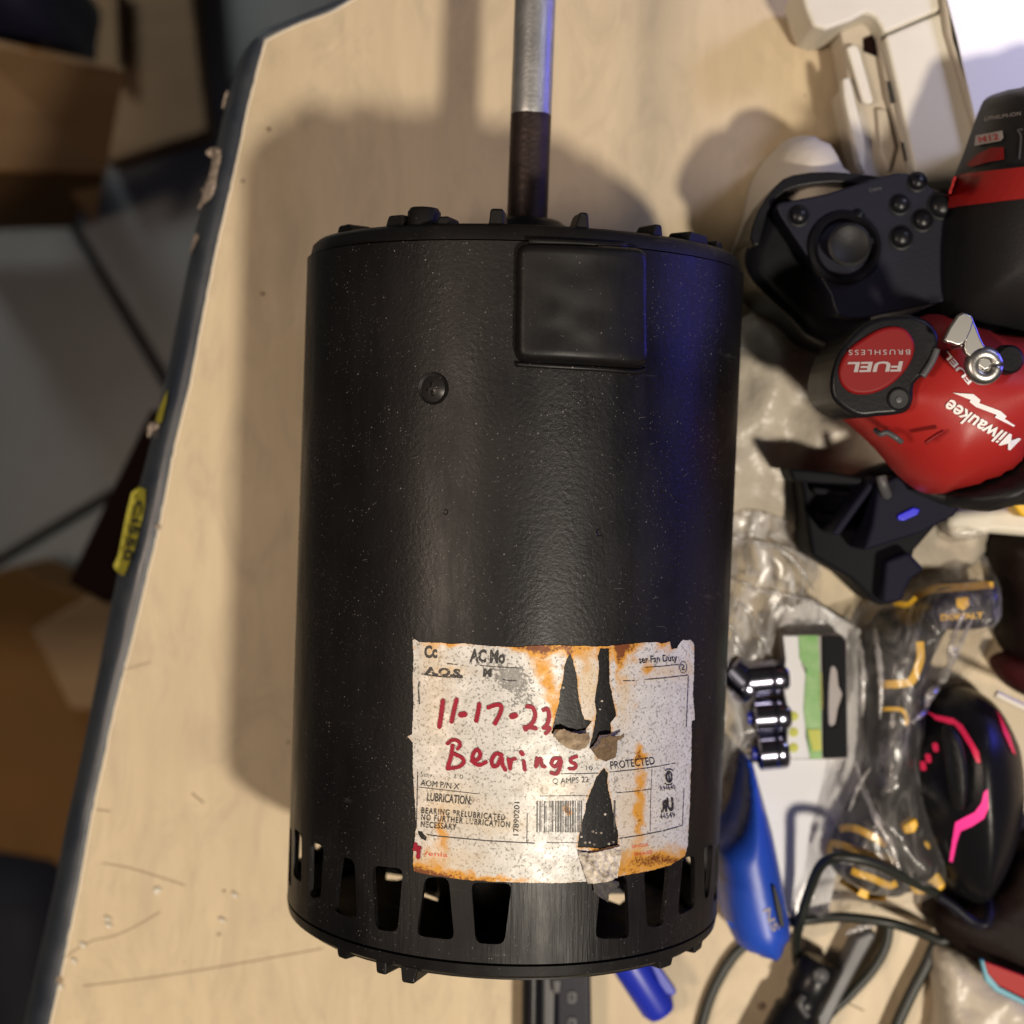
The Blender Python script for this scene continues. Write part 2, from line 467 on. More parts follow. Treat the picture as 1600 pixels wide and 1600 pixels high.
def label_material():
    m, nt, b = nodes_of('nameplate_foil'); L = nt.links.new
    tc = N(nt, 'ShaderNodeTexCoord')
    at = N(nt, 'ShaderNodeAttribute', attribute_name='stain'); sp = N(nt, 'ShaderNodeSeparateColor'); L(at.outputs['Color'], sp.inputs[0])
    n1 = N(nt, 'ShaderNodeTexNoise', i_Scale=1250.0, i_Detail=3.0, i_Roughness=.6); L(tc.outputs['Object'], n1.inputs['Vector'])
    n2 = N(nt, 'ShaderNodeTexNoise', i_Scale=230.0, i_Detail=5.0, i_Roughness=.65); L(tc.outputs['Object'], n2.inputs['Vector'])
    def mixc(fac, a, col):
        x = N(nt, 'ShaderNodeMix', data_type='RGBA'); x.inputs[7].default_value = rgb(col); L(fac, x.inputs[0])
        if hasattr(a, 'links'): L(a, x.inputs[6])
        else: x.inputs[6].default_value = rgb(a)
        return x.outputs[2]
    def rng(src, a, b_, lo=0, hi=1):
        x = N(nt, 'ShaderNodeMapRange'); x.inputs[1].default_value = a; x.inputs[2].default_value = b_; x.inputs[3].default_value = lo; x.inputs[4].default_value = hi
        L(src, x.inputs[0]); return x.outputs[0]
    def math_(op, a, b_):
        x = N(nt, 'ShaderNodeMath', operation=op)
        for k, v in enumerate((a, b_)):
            if hasattr(v, 'links'): L(v, x.inputs[k])
            else: x.inputs[k].default_value = v
        return x.outputs[0]
    c = mixc(rng(n2.outputs[0], .35, .7, 0, .55), (0.66, 0.65, 0.63), (0.40, 0.385, 0.35))
    c = mixc(rng(n1.outputs[0], .54, .64, 0, .74), c, (0.15, 0.135, 0.12))
    # beige ageing (channel 2), rust (channel 0), grey worn blotches (channel 1)
    c = mixc(math_('MULTIPLY', sp.outputs[2], .9), c, (0.60, 0.44, 0.23))
    gb = rng(math_('ADD', math_('MULTIPLY', sp.outputs[1], .55), n1.outputs[0]), .72, .80)
    c = mixc(math_('MULTIPLY', gb, .75), c, (0.16, 0.155, 0.15))
    ru = rng(math_('ADD', math_('MULTIPLY', sp.outputs[0], .75), n2.outputs[0]), .66, 1.12)
    c = mixc(ru, c, (0.62, 0.30, 0.045))
    ru2 = rng(math_('ADD', math_('MULTIPLY', sp.outputs[0], .7), n1.outputs[0]), 1.10, 1.36)
    c = mixc(ru2, c, (0.17, 0.05, 0.012))
    L(c, b.inputs['Base Color'])
    b.inputs['Metallic'].default_value = .12
    b.inputs['Specular IOR Level'].default_value = .35
    L(rng(n2.outputs[0], .3, .7, .36, .58), b.inputs['Roughness'])
    bp = N(nt, 'ShaderNodeBump'); bp.inputs['Strength'].default_value = .5; bp.inputs['Distance'].default_value = .0003
    L(n2.outputs[0], bp.inputs['Height']); L(bp.outputs[0], b.inputs['Normal'])
    return m
def film_material(name, tint=(0.93, 0.92, 0.90), milk=.10, gloss=.10, rough=.10):
    m, nt, b = nodes_of(name); L = nt.links.new
    nt.nodes.remove(b); out = nt.nodes['Material Output']
    tr = N(nt, 'ShaderNodeBsdfTransparent'); tr.inputs[0].default_value = rgb(tint)
    df = N(nt, 'ShaderNodeBsdfDiffuse'); df.inputs[0].default_value = (0.80, 0.78, 0.78, 1)
    tl = N(nt, 'ShaderNodeBsdfTranslucent'); tl.inputs[0].default_value = (0.80, 0.78, 0.78, 1)
    gl = N(nt, 'ShaderNodeBsdfGlossy'); gl.inputs['Roughness'].default_value = rough
    ad = N(nt, 'ShaderNodeMixShader'); ad.inputs[0].default_value = .4; L(df.outputs[0], ad.inputs[1]); L(tl.outputs[0], ad.inputs[2])
    tc = N(nt, 'ShaderNodeTexCoord')
    mp = N(nt, 'ShaderNodeMapping'); mp.inputs['Scale'].default_value = (1.5, .45, 1); mp.inputs['Rotation'].default_value = (0, 0, math.radians(12)); L(tc.outputs['Object'], mp.inputs[0])
    n = N(nt, 'ShaderNodeTexNoise', i_Scale=62.0, i_Detail=7.0, i_Roughness=.62, i_Distortion=2.4); L(mp.outputs[0], n.inputs['Vector'])
    mr = N(nt, 'ShaderNodeMapRange'); mr.inputs[1].default_value = .45; mr.inputs[2].default_value = .75; mr.inputs[3].default_value = milk * .5; mr.inputs[4].default_value = milk * 3
    L(n.outputs[0], mr.inputs[0])
    m1 = N(nt, 'ShaderNodeMixShader'); L(mr.outputs[0], m1.inputs[0]); L(tr.outputs[0], m1.inputs[1]); L(ad.outputs[0], m1.inputs[2])
    lw = N(nt, 'ShaderNodeLayerWeight'); lw.inputs[0].default_value = .35
    bp = N(nt, 'ShaderNodeBump'); bp.inputs['Strength'].default_value = .35; bp.inputs['Distance'].default_value = .001
    L(n.outputs[0], bp.inputs['Height']); L(bp.outputs[0], gl.inputs['Normal']); L(bp.outputs[0], lw.inputs['Normal'])
    mr2 = N(nt, 'ShaderNodeMapRange'); mr2.inputs[3].default_value = gloss; mr2.inputs[4].default_value = .22
    L(lw.outputs['Fresnel'], mr2.inputs[0])
    m2 = N(nt, 'ShaderNodeMixShader'); L(mr2.outputs[0], m2.inputs[0]); L(m1.outputs[0], m2.inputs[1]); L(gl.outputs[0], m2.inputs[2])
    L(m2.outputs[0], out.inputs['Surface'])
    return m

M = {}
M['desk'] = desk_material()
M['core'] = mat('particle_board', (0.40, 0.33, 0.27), .9, bump=(900, .8, .001), var=(500, .8, (0.16, 0.12, 0.09)))
M['trim'] = mat('rubber_trim', (0.022, 0.028, 0.040), .36, bump=(500, .2, .0003), var=(60, .7, (0.055, 0.06, 0.068)), rvar=.12)
M['paint'] = motor_paint('wrinkled_black_paint', 1.0, 1.0, .41, True)
M['screwm'] = mat('blackened_screw', (0.035, 0.033, 0.032), .33, .5)
M['paint2'] = motor_paint('satin_black_casting', .45, .35, .46)
M['paint3'] = motor_paint('rubbed_black_paint', .5, .5, .44)
M['coverp'] = motor_paint('smooth_black_plastic', .22, .3, .42)
M['dark'] = mat('dark_interior', (0.006, 0.006, 0.007), .6)
M['winding'] = mat('varnished_winding', (0.03, 0.018, 0.010), .35, bump=(700, .5, .0008))
M['foil'] = label_material()
M['ink'] = mat('black_print', (0.022, 0.02, 0.02), .5)
M['inkgrey'] = mat('worn_print', (0.16, 0.15, 0.145), .55)
def worn(name, c, lo=.55, hi=.66):
    m, nt, b = nodes_of(name); L = nt.links.new
    b.inputs['Base Color'].default_value = rgb(c); b.inputs['Roughness'].default_value = .5
    tc = N(nt, 'ShaderNodeTexCoord'); n = N(nt, 'ShaderNodeTexNoise', i_Scale=620.0, i_Detail=5.0, i_Roughness=.7); L(tc.outputs['Object'], n.inputs['Vector'])
    r = N(nt, 'ShaderNodeMapRange'); r.inputs[1].default_value = lo; r.inputs[2].default_value = hi; r.inputs[3].default_value = 1; r.inputs[4].default_value = .12
    L(n.outputs[0], r.inputs[0]); L(r.outputs[0], b.inputs['Alpha']); return m
M['inkw'] = worn('flaking_black_print', (0.022, 0.02, 0.02))
M['inkgw'] = worn('flaking_grey_print', (0.08, 0.075, 0.07), .50, .64)
M['marker'] = mat('red_marker_ink', (0.33, 0.006, 0.028), .5, spec=.25, var=(400, .8, (0.22, 0.004, 0.018)))
M['redprint'] = mat('faded_red_print', (0.66, 0.10, 0.05), .5)
M['flap'] = mat('torn_label_back', (0.40, 0.31, 0.21), .85, bump=(700, .7, .0006), var=(450, .9, (0.13, 0.085, 0.05)))
M['flap2'] = mat('brown_adhesive', (0.17, 0.115, 0.065), .8, bump=(700, .8, .0006), var=(500, .9, (0.07, 0.04, 0.02)))
M['flap3'] = mat('crusted_label', (0.78, 0.71, 0.60), .7, bump=(420, 1, .001), var=(430, 1.0, (0.07, 0.04, 0.022)))
M['soot'] = mat('sooty_residue', (0.035, 0.032, 0.03), .8, bump=(400, 1, .001), var=(300, .8, (0.10, 0.09, 0.08)))
M['steel'] = mat('ground_steel', (0.46, 0.46, 0.46), .44, .85, bump=(900, .45, .0002), rvar=.10, var=(180, .6, (0.30, 0.30, 0.31)))
M['rust'] = mat('browned_steel', (0.045, 0.028, 0.024), .46, .55, bump=(600, .5, .0004), var=(160, .9, (0.018, 0.012, 0.012)))
M['tile'] = mat('floor_tile', (0.125, 0.128, 0.126), .42, bump=(50, .1, .001), var=(7, .8, (0.085, 0.083, 0.078)))
M['grout'] = mat('dark_grout', (0.012, 0.010, 0.009), .9)
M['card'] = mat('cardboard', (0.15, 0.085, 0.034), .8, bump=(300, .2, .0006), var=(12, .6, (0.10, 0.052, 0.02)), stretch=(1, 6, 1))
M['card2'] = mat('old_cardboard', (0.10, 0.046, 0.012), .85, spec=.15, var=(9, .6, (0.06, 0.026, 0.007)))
M['wood'] = mat('dark_stained_wood', (0.010, 0.003, 0.002), .8, spec=.08, var=(30, .6, (0.005, 0.002, 0.0015)), stretch=(1, .2, 1))
M['black'] = mat('black_plastic', (0.007, 0.007, 0.009), .34, spec=.22, bump=(900, .2, .0002), rvar=.08)
M['navy'] = mat('dark_navy_plastic', (0.009, 0.009, 0.018), .42, spec=.22, bump=(900, .2, .0002))
M['rubber'] = mat('black_rubber', (0.011, 0.011, 0.012), .5, spec=.25, bump=(1200, .4, .0002))
M['grey'] = mat('dark_grey_plastic', (0.07, 0.07, 0.075), .45, rvar=.08)
M['red'] = mat('red_tool_plastic', (0.34, 0.017, 0.015), .42, spec=.35, bump=(900, .15, .0002), rvar=.06)
M['redcap'] = mat('red_cap_plastic', (0.19, 0.007, 0.008), .5, spec=.2)
M['white'] = mat('white_print', (0.82, 0.80, 0.80), .5)
M['whitegrey'] = mat('pale_print', (0.34, 0.30, 0.30), .5)
M['cream'] = mat('cream_plastic', (0.66, 0.62, 0.52), .45, bump=(300, .15, .0004), var=(40, .5, (0.55, 0.50, 0.42)))
M['beige'] = mat('beige_plastic', (0.52, 0.46, 0.37), .5, var=(60, .5, (0.43, 0.37, 0.30)))
M['paper'] = mat('white_paper', (0.84, 0.84, 0.86), .7, bump=(120, .1, .0005))
M['bagm'] = mat('cream_plastic_bag', (0.55, 0.49, 0.40), .38, bump=(90, .7, .0025), var=(30, .6, (0.40, 0.35, 0.28)))
M['sleeve'] = mat('pale_foam_sleeve', (0.56, 0.50, 0.42), .75, bump=(200, .4, .0008))
M['film'] = film_material('clear_film', milk=.15, gloss=.035, rough=.18)
M['highlight_fold'] = film_material('highlight_fold_film', milk=.45, gloss=.10, rough=.22)  # whiter film for the strands that stand in for crinkle highlights
M['film2'] = film_material('milky_film', milk=.42, gloss=.04, rough=.22)
M['yellow'] = mat('yellow_plastic', (0.85, 0.50, 0.03), .5, var=(120, .5, (0.68, 0.38, 0.02)))
M['green'] = mat('green_print', (0.10, 0.36, 0.03), .45, var=(160, .9, (0.26, 0.46, 0.16)))
M['lime'] = mat('lime_print', (0.50, 0.52, 0.03), .5)
M['chrome'] = mat('battery_metal', (0.36, 0.36, 0.46), .17, 1.0)
M['blue'] = mat('blue_plastic', (0.018, 0.075, 0.50), .4, bump=(400, .1, .0003))
M['blue2'] = mat('deep_blue_plastic', (0.015, 0.03, 0.42), .38)
M['cable'] = mat('cable_sheath', (0.014, 0.017, 0.014), .45)
M['led'] = mat('pink_led', (0.5, 0.02, 0.12), .4, emit=((1.0, 0.05, 0.30), .75))
M['led2'] = mat('red_led', (0.4, 0.01, 0.05), .4, emit=((1.0, 0.03, 0.10), .36))
M['hook'] = mat('hook_steel', (0.45, 0.44, 0.42), .35, 1.0)
M['sticker'] = mat('yellow_sticker', (0.34, 0.31, 0.02), .7, var=(120, .7, (0.22, 0.18, 0.015)))
M['glue'] = mat('clear_glue', (0.75, 0.70, 0.60), .06, coat=1)
M['scratch'] = mat('scratch_dirt', (0.27, 0.20, 0.13), .7)
M['laminate'] = mat('pale_laminate_edge', (0.80, 0.72, 0.58), .5)
M['darkbrown'] = mat('dark_brown_leather', (0.010, 0.005, 0.004), .6, spec=.12, bump=(200, .5, .001))
M['maroon'] = mat('maroon_cloth', (0.05, 0.008, 0.010), .7, spec=.15, bump=(260, .5, .001))
M['redband'] = mat('red_band_plastic', (0.27, 0.014, 0.013), .45, spec=.25)
M['matte'] = mat('matte_black_plastic', (0.010, 0.010, 0.013), .62, spec=.08)
M['mattenavy'] = mat('matte_navy_plastic', (0.009, 0.009, 0.020), .6, spec=.10)
M['lens'] = mat('blue_plastic_tab', (0.02, 0.02, 0.75), .3)
M['redlabel'] = mat('red_packaging', (0.36, 0.012, 0.012), .5, spec=.2)
M['cyan'] = mat('cyan_packaging', (0.06, 0.30, 0.42), .45)

# ------------------------------------------------------------------ floor
FZ = -0.72
fl = bpy.data.objects.new('floor', None); COL.objects.link(fl); fl.location = (0, 0, FZ)
tag(fl, kind='structure')
o0 = P(315.5, 690, FZ)
pa, pb = P(110, 345, FZ), P(250, 580, FZ)
ua = (pb - pa).normalized(); ub = Vector((-ua.y, ua.x, 0))
TS = 0.45; gap = 0.007
obj('grout', [tuple(o0 + ua * a * 2.4 + ub * b * 2.4 - Vector((0, 0, .004))) for a, b in ((-1, -1), (1, -1), (1, 1), (-1, 1))], [(0, 1, 2, 3)], M['grout'], fl, smooth=False)
tile_me = None
for i in range(-4, 4):
    for j in range(-4, 4):
        c = o0 + ua * (i + .5) * TS + ub * (j + .5) * TS
        if tile_me is None:
            hs = TS / 2 - gap / 2
            vs = []
            for z in (-.008, 0):
                for a, b in ((-1, -1), (1, -1), (1, 1), (-1, 1)):
                    q = ua * a * hs + ub * b * hs; vs.append((q.x, q.y, z))
            tile_me = bpy.data.meshes.new('tile')
            tile_me.from_pydata(vs, [], [(3, 2, 1, 0), (4, 5, 6, 7), (0, 1, 5, 4), (1, 2, 6, 5), (2, 3, 7, 6), (3, 0, 4, 7)])
            tile_me.materials.append(M['tile'])
        t = bpy.data.objects.new('tile', tile_me); COL.objects.link(t); t.parent = fl
        t.location = c - Vector((0, 0, FZ)); md = t.modifiers.new('b', 'BEVEL'); md.width = .002; md.segments = 2

# ------------------------------------------------------------------ boxes and things on the floor
def carton(name, front, z1, z0, m, label, cat, inner=None, flaps=()):
    t = thing(name, P(front[0][0], front[0][1], z0), label, cat)
    c = P(sum(p[0] for p in front) / len(front), sum(p[1] for p in front) / len(front), z1)
    t.location = (c.x, c.y, z0)
    slab('body', front, z1, z0, m, t, bevel=.004)
    for k, fp in enumerate(flaps):
        vs = [P(x, y, z) for x, y, z in fp]
        obj('flap', vs, [tuple(range(len(vs)))], m, t, smooth=False, solid=.004)
    return t
b1 = carton('cardboard_box', [(60, -120), (290, -120), (303, 10), (326, 207), (165, 258), (110, 60)], FZ + .035, FZ, M['card'],
            'plain brown cardboard box behind the open carton, beside the desk corner', 'box',
            flaps=[[(150, -40, FZ + .040), (155, 100, FZ + .040), (185, 105, FZ + .052), (180, -40, FZ + .052)]])
# open carton with a bag in it
b2 = thing('open_cardboard_carton', P(60, 180, FZ), 'open brown cardboard carton with a raised flap, holding a dark bag', 'box')
zt = FZ + .34
def wall(name, pts, m, par, th=.005):
    vs = [P(x, y, z) for x, y, z in pts]
    return obj(name, vs, [(0, 1, 2, 3)], m, par, smooth=False, solid=th)
wall('flap', [(-60, 50, zt), (0, 64, zt), (192, 104, zt - .02), (150, 345, zt - .20)], M['card'], b2)
wall('flap', [(-60, 50, zt), (192, 104, zt - .02), (165, 262, zt - .10), (-60, 255, zt - .04)], M['card'], b2)
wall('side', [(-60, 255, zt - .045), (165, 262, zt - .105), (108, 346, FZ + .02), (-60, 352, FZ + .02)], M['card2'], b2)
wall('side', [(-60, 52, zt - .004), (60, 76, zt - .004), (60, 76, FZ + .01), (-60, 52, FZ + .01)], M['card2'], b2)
bg = pillow('dark_bag', [(-80, -60), (88, -60), (95, 20), (86, 62), (30, 58), (-80, 45)], FZ + .36, FZ + .22, M['navy'], None, w=.05, rise=.06, step=.012, amp=.008, freq=30)
tag(bg, 'dark blue-grey bag sticking out of the open carton', 'bag')
# lower left
b3 = thing('flat_cardboard_sheet', P(60, 1100, FZ), 'large brown cardboard carton lying under the desk edge', 'box')
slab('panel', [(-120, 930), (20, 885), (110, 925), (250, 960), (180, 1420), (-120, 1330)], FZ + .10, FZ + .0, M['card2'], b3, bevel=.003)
slab('packing_flap', [(48, 985), (150, 925), (250, 900), (230, 1110), (110, 1110)], FZ + .125, FZ + .102, M['card'], b3, bevel=.002)
b4 = pillow('black_floor_bag', [(-120, 1350), (60, 1320), (140, 1400), (160, 1700), (-120, 1700)], FZ + .16, FZ, M['matte'], None, w=.06, rise=.08, step=.015, amp=.012, freq=20)
tag(b4, 'black bag slumped on the floor below the lower desk edge', 'bag')

# ------------------------------------------------------------------ desk
desk = thing('desk', (0, 0, FZ), 'pale birch laminate desk with a chipped dark rubber edge', 'desk')
pairs = [((640, -55), (618, -62)), ((560, -6), (540, -9)), ((521, 17), (500, 9)), ((470, 36), (450, 29)), ((430, 54), (406, 46)), ((413, 64), (385, 66)), ((408, 82), (370, 88)),
         ((402, 104), (362, 112)), ((384, 175), (345, 172)), ((372, 235), (331, 233)), ((359, 294), (316, 292)), ((337, 387), (293, 390)), ((316, 494), (272, 495)),
         ((296, 600), (250, 602)), ((271, 700), (226, 705)), ((250, 812), (197, 812)), ((230, 895), (178, 892)), ((213, 967), (163, 965)),
         ((204, 1005), (156, 1003)), ((180, 1098), (138, 1098)), ((159, 1197), (118, 1197)), ((141, 1281), (99, 1281)), ((122, 1389), (78, 1389)),
         ((98, 1506), (52, 1506)), ((77, 1600), (30, 1600)), ((55, 1700), (8, 1700)), ((20, 1860), (-25, 1860))]
inner = densify([p[0] for p in pairs], 9, False)
jag = [(x + random.gauss(0, .7), y + random.gauss(0, .5)) for x, y in inner]
poly = [tuple(P(x, y, 0)[:2]) for x, y in jag] + [tuple(P(x, y, 0)[:2]) for x, y in ((2300, 1860), (2300, -500), (1100, -500))]
poly = ccw(poly); n = len(poly)
vs = [(x, y, 0) for x, y in poly] + [(x, y, -.026) for x, y in poly]
obj('desk_top', vs, [tuple(range(n)), tuple(range(2 * n - 1, n - 1, -1))] + [(i, i + n, (i + 1) % n + n, (i + 1) % n) for i in range(n)], M['desk'], desk, smooth=False)
v, f = ribbon([(x + 2.0 + random.gauss(0, .5), y) for x, y in inner[2:]], 2.6, flat0 := (lambda x, y: P(x, y, .00025)), 9)
obj('laminate_edge', v, f, M['laminate'], desk, smooth=False)
prof = [(-.06, -.0016), (0.0, .0002), (.10, .0006), (.30, .0001), (.46, -.0016), (.58, -.0042), (.74, -.0072), (.90, -.0125), (.97, -.018), (1.0, -.024), (.98, -.030), (.1, -.0305)]
vs, fs = [], []
pi_ = smooth_loop([p[0] + p[1] for p in pairs], 5, False)
for r in pi_:
    a = P(r[0], r[1], 0); b = P(r[2], r[3], -.012); b.z = 0
    for u, z in prof:
        q = a + (b - a) * u; q.z = z + .0004 * noise.noise(q * 90); vs.append(q)
k = len(prof)
for i in range(len(pi_) - 1):
    for j in range(k - 1): fs.append((i * k + j, i * k + j + 1, (i + 1) * k + j + 1, (i + 1) * k + j))
trim = obj('edge_trim', vs, fs, M['trim'], desk)
tb = onto(bvh_of(trim), .0006, -.01)
# broken edge: chips of bare board
def chip(pts, zj=.0022):
    V, T, l = region(smooth_loop(pts, 3), step=2.2, rough_edge=.5)
    out = []
    for x, y in V:
        q = tb(x, y); e = min(1, bdist(np.array([[x, y]]), l)[0] / 3)
        out.append(q + Vector((0, 0, zj * e * (.5 + noise.noise((x * .25, y * .25, 3))))))
    return obj('chip', out, [t[::-1] for t in T], M['core'], desk)
chip([(331, 231), (346, 233), (347, 248), (342, 268), (339, 290), (333, 308), (318, 322), (309, 326), (317, 306), (314, 296), (322, 290), (330, 270), (333, 250), (324, 243), (322, 236)])
chip([(353, 144), (357, 146), (353, 165), (347, 167)], .0012)
chip([(307, 366), (313, 370), (306, 385), (300, 399), (297, 392), (302, 376)], .0012)
chip([(234, 661), (241, 659), (251, 664), (247, 672), (240, 675), (232, 684), (230, 672)], .0025)
chip([(248, 818), (252, 825), (254, 832), (248, 828), (242, 822)], .001)
# yellow marking stickers on the edge
V, T, l = region([(218, 761), (231, 765), (229, 790), (226, 804), (214, 854), (202, 888), (196, 900), (184, 893), (178, 884), (186, 866), (198, 804), (206, 770)], step=4)
st = obj('sticker', [tb(x, y) + Vector((0, 0, .0008)) for x, y in V], [t[::-1] for t in T], M['sticker'], desk)
V, T, l = region([(265, 608), (263, 628), (256, 660), (251, 663), (246, 657), (253, 636)], step=4)
obj('sticker', [tb(x, y) + Vector((0, 0, .0008)) for x, y in V], [t[::-1] for t in T], M['sticker'], desk)
sb = lambda x, y: tb(x, y) + Vector((0, 0, .0022))
text('sticker_writing', 'CI550', 219, 781, 96, 12, -102, lambda x, y: sb(x - 3, y), M['ink'], st, bold=.02)
# scratches, glue drops and dirt marks on the desk top
zoff = [0.0003]
def dz(x, y): return P(x, y, zoff[0])
for pts, w in (([(100, 1496), (122, 1482), (145, 1470), (180, 1462), (215, 1446), (250, 1425)], 2.2), ([(130, 1541), (220, 1530), (350, 1510), (505, 1482)], 2.0),
               ([(160, 1349), (200, 1356), (250, 1371), (290, 1384)], 1.8), ([(150, 1265), (172, 1268)], 2.4), ([(190, 1048), (235, 1035)], 1.5), ([(1255, 1535), (1310, 1560), (1350, 1580)], 3), ([(300, 1240), (318, 1255)], 3)):
    zoff[0] += .00003
    v, f = ribbon(smooth_loop(pts, 5, False), w * .62, dz, 6); obj('scratch', v, f, M['scratch'], desk, smooth=False)
for x, y, r in ((420, 202, 4), (410, 459, 3.5), (93, 1530, 6), (350, 1392, 2.5), (1330, 1508, 6), (1190, 1572, 7)):
    o = lathe('dirt_speck', P(x, y, 0), (0, 0, 1), [(0, r / 4200), (.0006, r / 5200), (.0008, .0001)], M['scratch'], desk, n=8)
for x, y, L_, a in ((246, 1391, 13, 70), (169, 1435, 5, 60), (170, 1445, 3, 60), (130, 1476, 8, 45), (116, 1501, 4, 40), (347, 1437, 4, 70), (367, 1398, 3, 40), (96, 1541, 5, 20)):
    dx, dy = math.cos(math.radians(a)) * L_ / 2, -math.sin(math.radians(a)) * L_ / 2
    tube('glue_drop', [P(x - dx, y - dy, .0002), P(x, y, .0004), P(x + dx, y + dy, .0002)], (lambda t: .0003 + .0013 * math.sin(PI * t)), M['glue'], desk, n=8, sm=3)
# a splayed leg of dark wood seen beside the edge
lp = [(250, 640), (235, 640), (105, 910), (168, 946), (300, 700)]
slab('leg', lp, -.30, FZ, M['wood'], desk, bevel=.002)
boxm('leg', P(1500, 300, FZ) * 1.0, (1, 0, 0), (0, 1, 0), .05, .05, FZ, -.027, M['wood'], desk)
boxm('leg', Vector((.30, -.42, FZ)), (1, 0, 0), (0, 1, 0), .05, .05, FZ, -.027, M['wood'], desk)
boxm('leg', P(225, 830, -.33) * 1.0 + Vector((.10, 0, 0)), (1, 0, 0), (0, 1, 0), .05, .05, FZ, -.027, M['wood'], desk)

# ------------------------------------------------------------------ motor
A0, A1 = P(822, 390, RAD), P(784, 1420, RAD)
EY = (A0 - A1).normalized(); EX = Vector((EY.y, -EY.x, 0)); EZ = Vector((0, 0, 1))
AX = A1.copy()                                  # axis origin
def MP(th, s, r): return AX + EY * s + (EX * math.sin(th) + EZ * math.cos(th)) * r
def cyl(px, py, r=RAD):
    """(angle, distance along the axis) of the motor skin under a photo pixel"""
    d = ray(px, py); o = Vector((0, 0, H)) - AX
    dp = d - EY * d.dot(EY); op = o - EY * o.dot(EY)
    a = dp.dot(dp); b = 2 * dp.dot(op); c = op.dot(op) - r * r
    q = b * b - 4 * a * c
    t = (-b - math.sqrt(max(q, 0))) / (2 * a)
    p = o + d * t
    return math.atan2(p.dot(EX), p.z), p.dot(EY)
def C(px, py, off=0.0):
    th, s = cyl(px, py); return MP(th, s, RAD + off)
def skin(off): return lambda px, py: C(px, py, off)
s_top = cyl(815, 377)[1]; s_rim = cyl(815, 348)[1]
s_bot = cyl(784, 1506)[1]; s_brim = cyl(784, 1531)[1]
motor = thing('electric_motor', (AX.x, AX.y, 0) , 'black cylindrical electric motor with a torn white nameplate and long steel shaft', 'motor')
# housing (with the vent slots as real openings)
slots_px = [[(460, 1293), (471, 1303), (471, 1380), (458, 1368)], [(484, 1314), (506, 1322), (500.5, 1407), (483, 1399)],
            [(532, 1337), (554, 1344), (558, 1437), (521, 1424)], [(581, 1352), (630, 1357), (621, 1457), (587, 1452)],
            [(664, 1370), (701, 1371), (710, 1469), (651, 1462)], [(736, 1378), (800, 1380), (788, 1476), (743, 1474)],
            [(939, 1370), (979, 1368), (984, 1466), (930, 1467)], [(1006, 1360), (1046, 1354), (1037, 1446), (1011, 1450)],
            [(1067, 1340), (1086, 1337), (1086, 1417), (1059, 1431)], [(1100, 1324), (1114, 1319), (1108, 1400), (1101, 1405)]]
def rounded(poly, r):
    out = []; n = len(poly)
    for i in range(n):
        a, b, c = Vector(poly[i - 1]), Vector(poly[i]), Vector(poly[(i + 1) % n])
        u = (a - b).normalized() * min(r, (a - b).length * .4); w = (c - b).normalized() * min(r, (c - b).length * .4)
        for t in (0, .33, .67, 1):
            p = (b + u) * (1 - t) ** 2 + b * 2 * t * (1 - t) + (b + w) * t * t; out.append((p.x, p.y))
    return out
holes = []
for sp_ in slots_px:
    q = []
    for x, y in sp_:
        th, s = cyl(x, y); q.append((th * RAD, s))
    holes.append(rounded(q, .0022))
allth = [sum(p[0] for p in h) / len(h) for h in holes]
smid0, smid1 = cyl(768, 1379)[1], cyl(768, 1475)[1]
th = min(allth) - .0125; k = 0
while th > -PI * RAD + .006:
    w1, w2 = (.0052, .0034) if k % 2 else (.0034, .0055)
    holes.append(rounded([(th - w1, smid0), (th + w1, smid0), (th + w2, smid1), (th - w2, smid1)], .002)); th -= .0145; k += 1
th = max(allth) + .0125
while th < PI * RAD - .006:
    w1, w2 = (.0052, .0034) if k % 2 else (.0034, .0055)
    holes.append(rounded([(th - w1, smid0), (th + w1, smid0), (th + w2, smid1), (th - w2, smid1)], .002)); th += .0145; k += 1
def shell(name, sa, sb_, hs, m, step, r=RAD, th_=.0016):
    W_ = PI * RAD
    V, T, loops = region([(-W_, sa), (W_, sa), (W_, sb_), (-W_, sb_)], hs, step=step)
    return obj(name, [MP(u / RAD, s, r) for u, s in V], T, m, motor, solid=th_)
s_lab = cyl(784, 1350)[1]
W_ = PI * RAD
V, T, loops = region([(-W_, s_bot), (W_, s_bot), (W_, s_top), (-W_, s_top)], holes, step=.0034)
hous = obj('housing', [MP(u / RAD, s_, RAD) for u, s_ in V], T, M['paint'], motor, solid=.0015)
wa = hous.data.color_attributes.new('worn', 'FLOAT_COLOR', 'POINT')
for i_, (u, s_) in enumerate(V):
    t = 1 - min(max((s_ - (s_lab - .004)) / .012, 0), 1); wa.data[i_].color = (t, t, t, 1)
# dents, drilled nicks
for x, y, r in ((696, 800, 5), (937, 832, 7), (1109, 803, 7), (522, 742, 5), (862, 634, 2.5), (1033, 768, 3), (1062, 783, 2.5)):
    lathe('nick', C(x, y, -.0002), C(x, y, 1) - AX - EY * cyl(x, y)[1], [(0, r / 5600), (.00035, r / 6400), (.0002, r / 9000), (-.0001, .0001)], M['paint2'], motor, n=14)
# inside: stator stack, winding, rear plate
lathe('stator', AX + EY * (s_lab + .004), EY, [(0, .02), (0, RAD - .0022), (.09, RAD - .0022), (.09, .02)], M['dark'], motor)
lathe('winding', AX + EY * (s_lab - .001), EY, [(.0, .024), (.0, .04), (.002, .045), (.004, .046), (.005, .024)], M['winding'], motor)
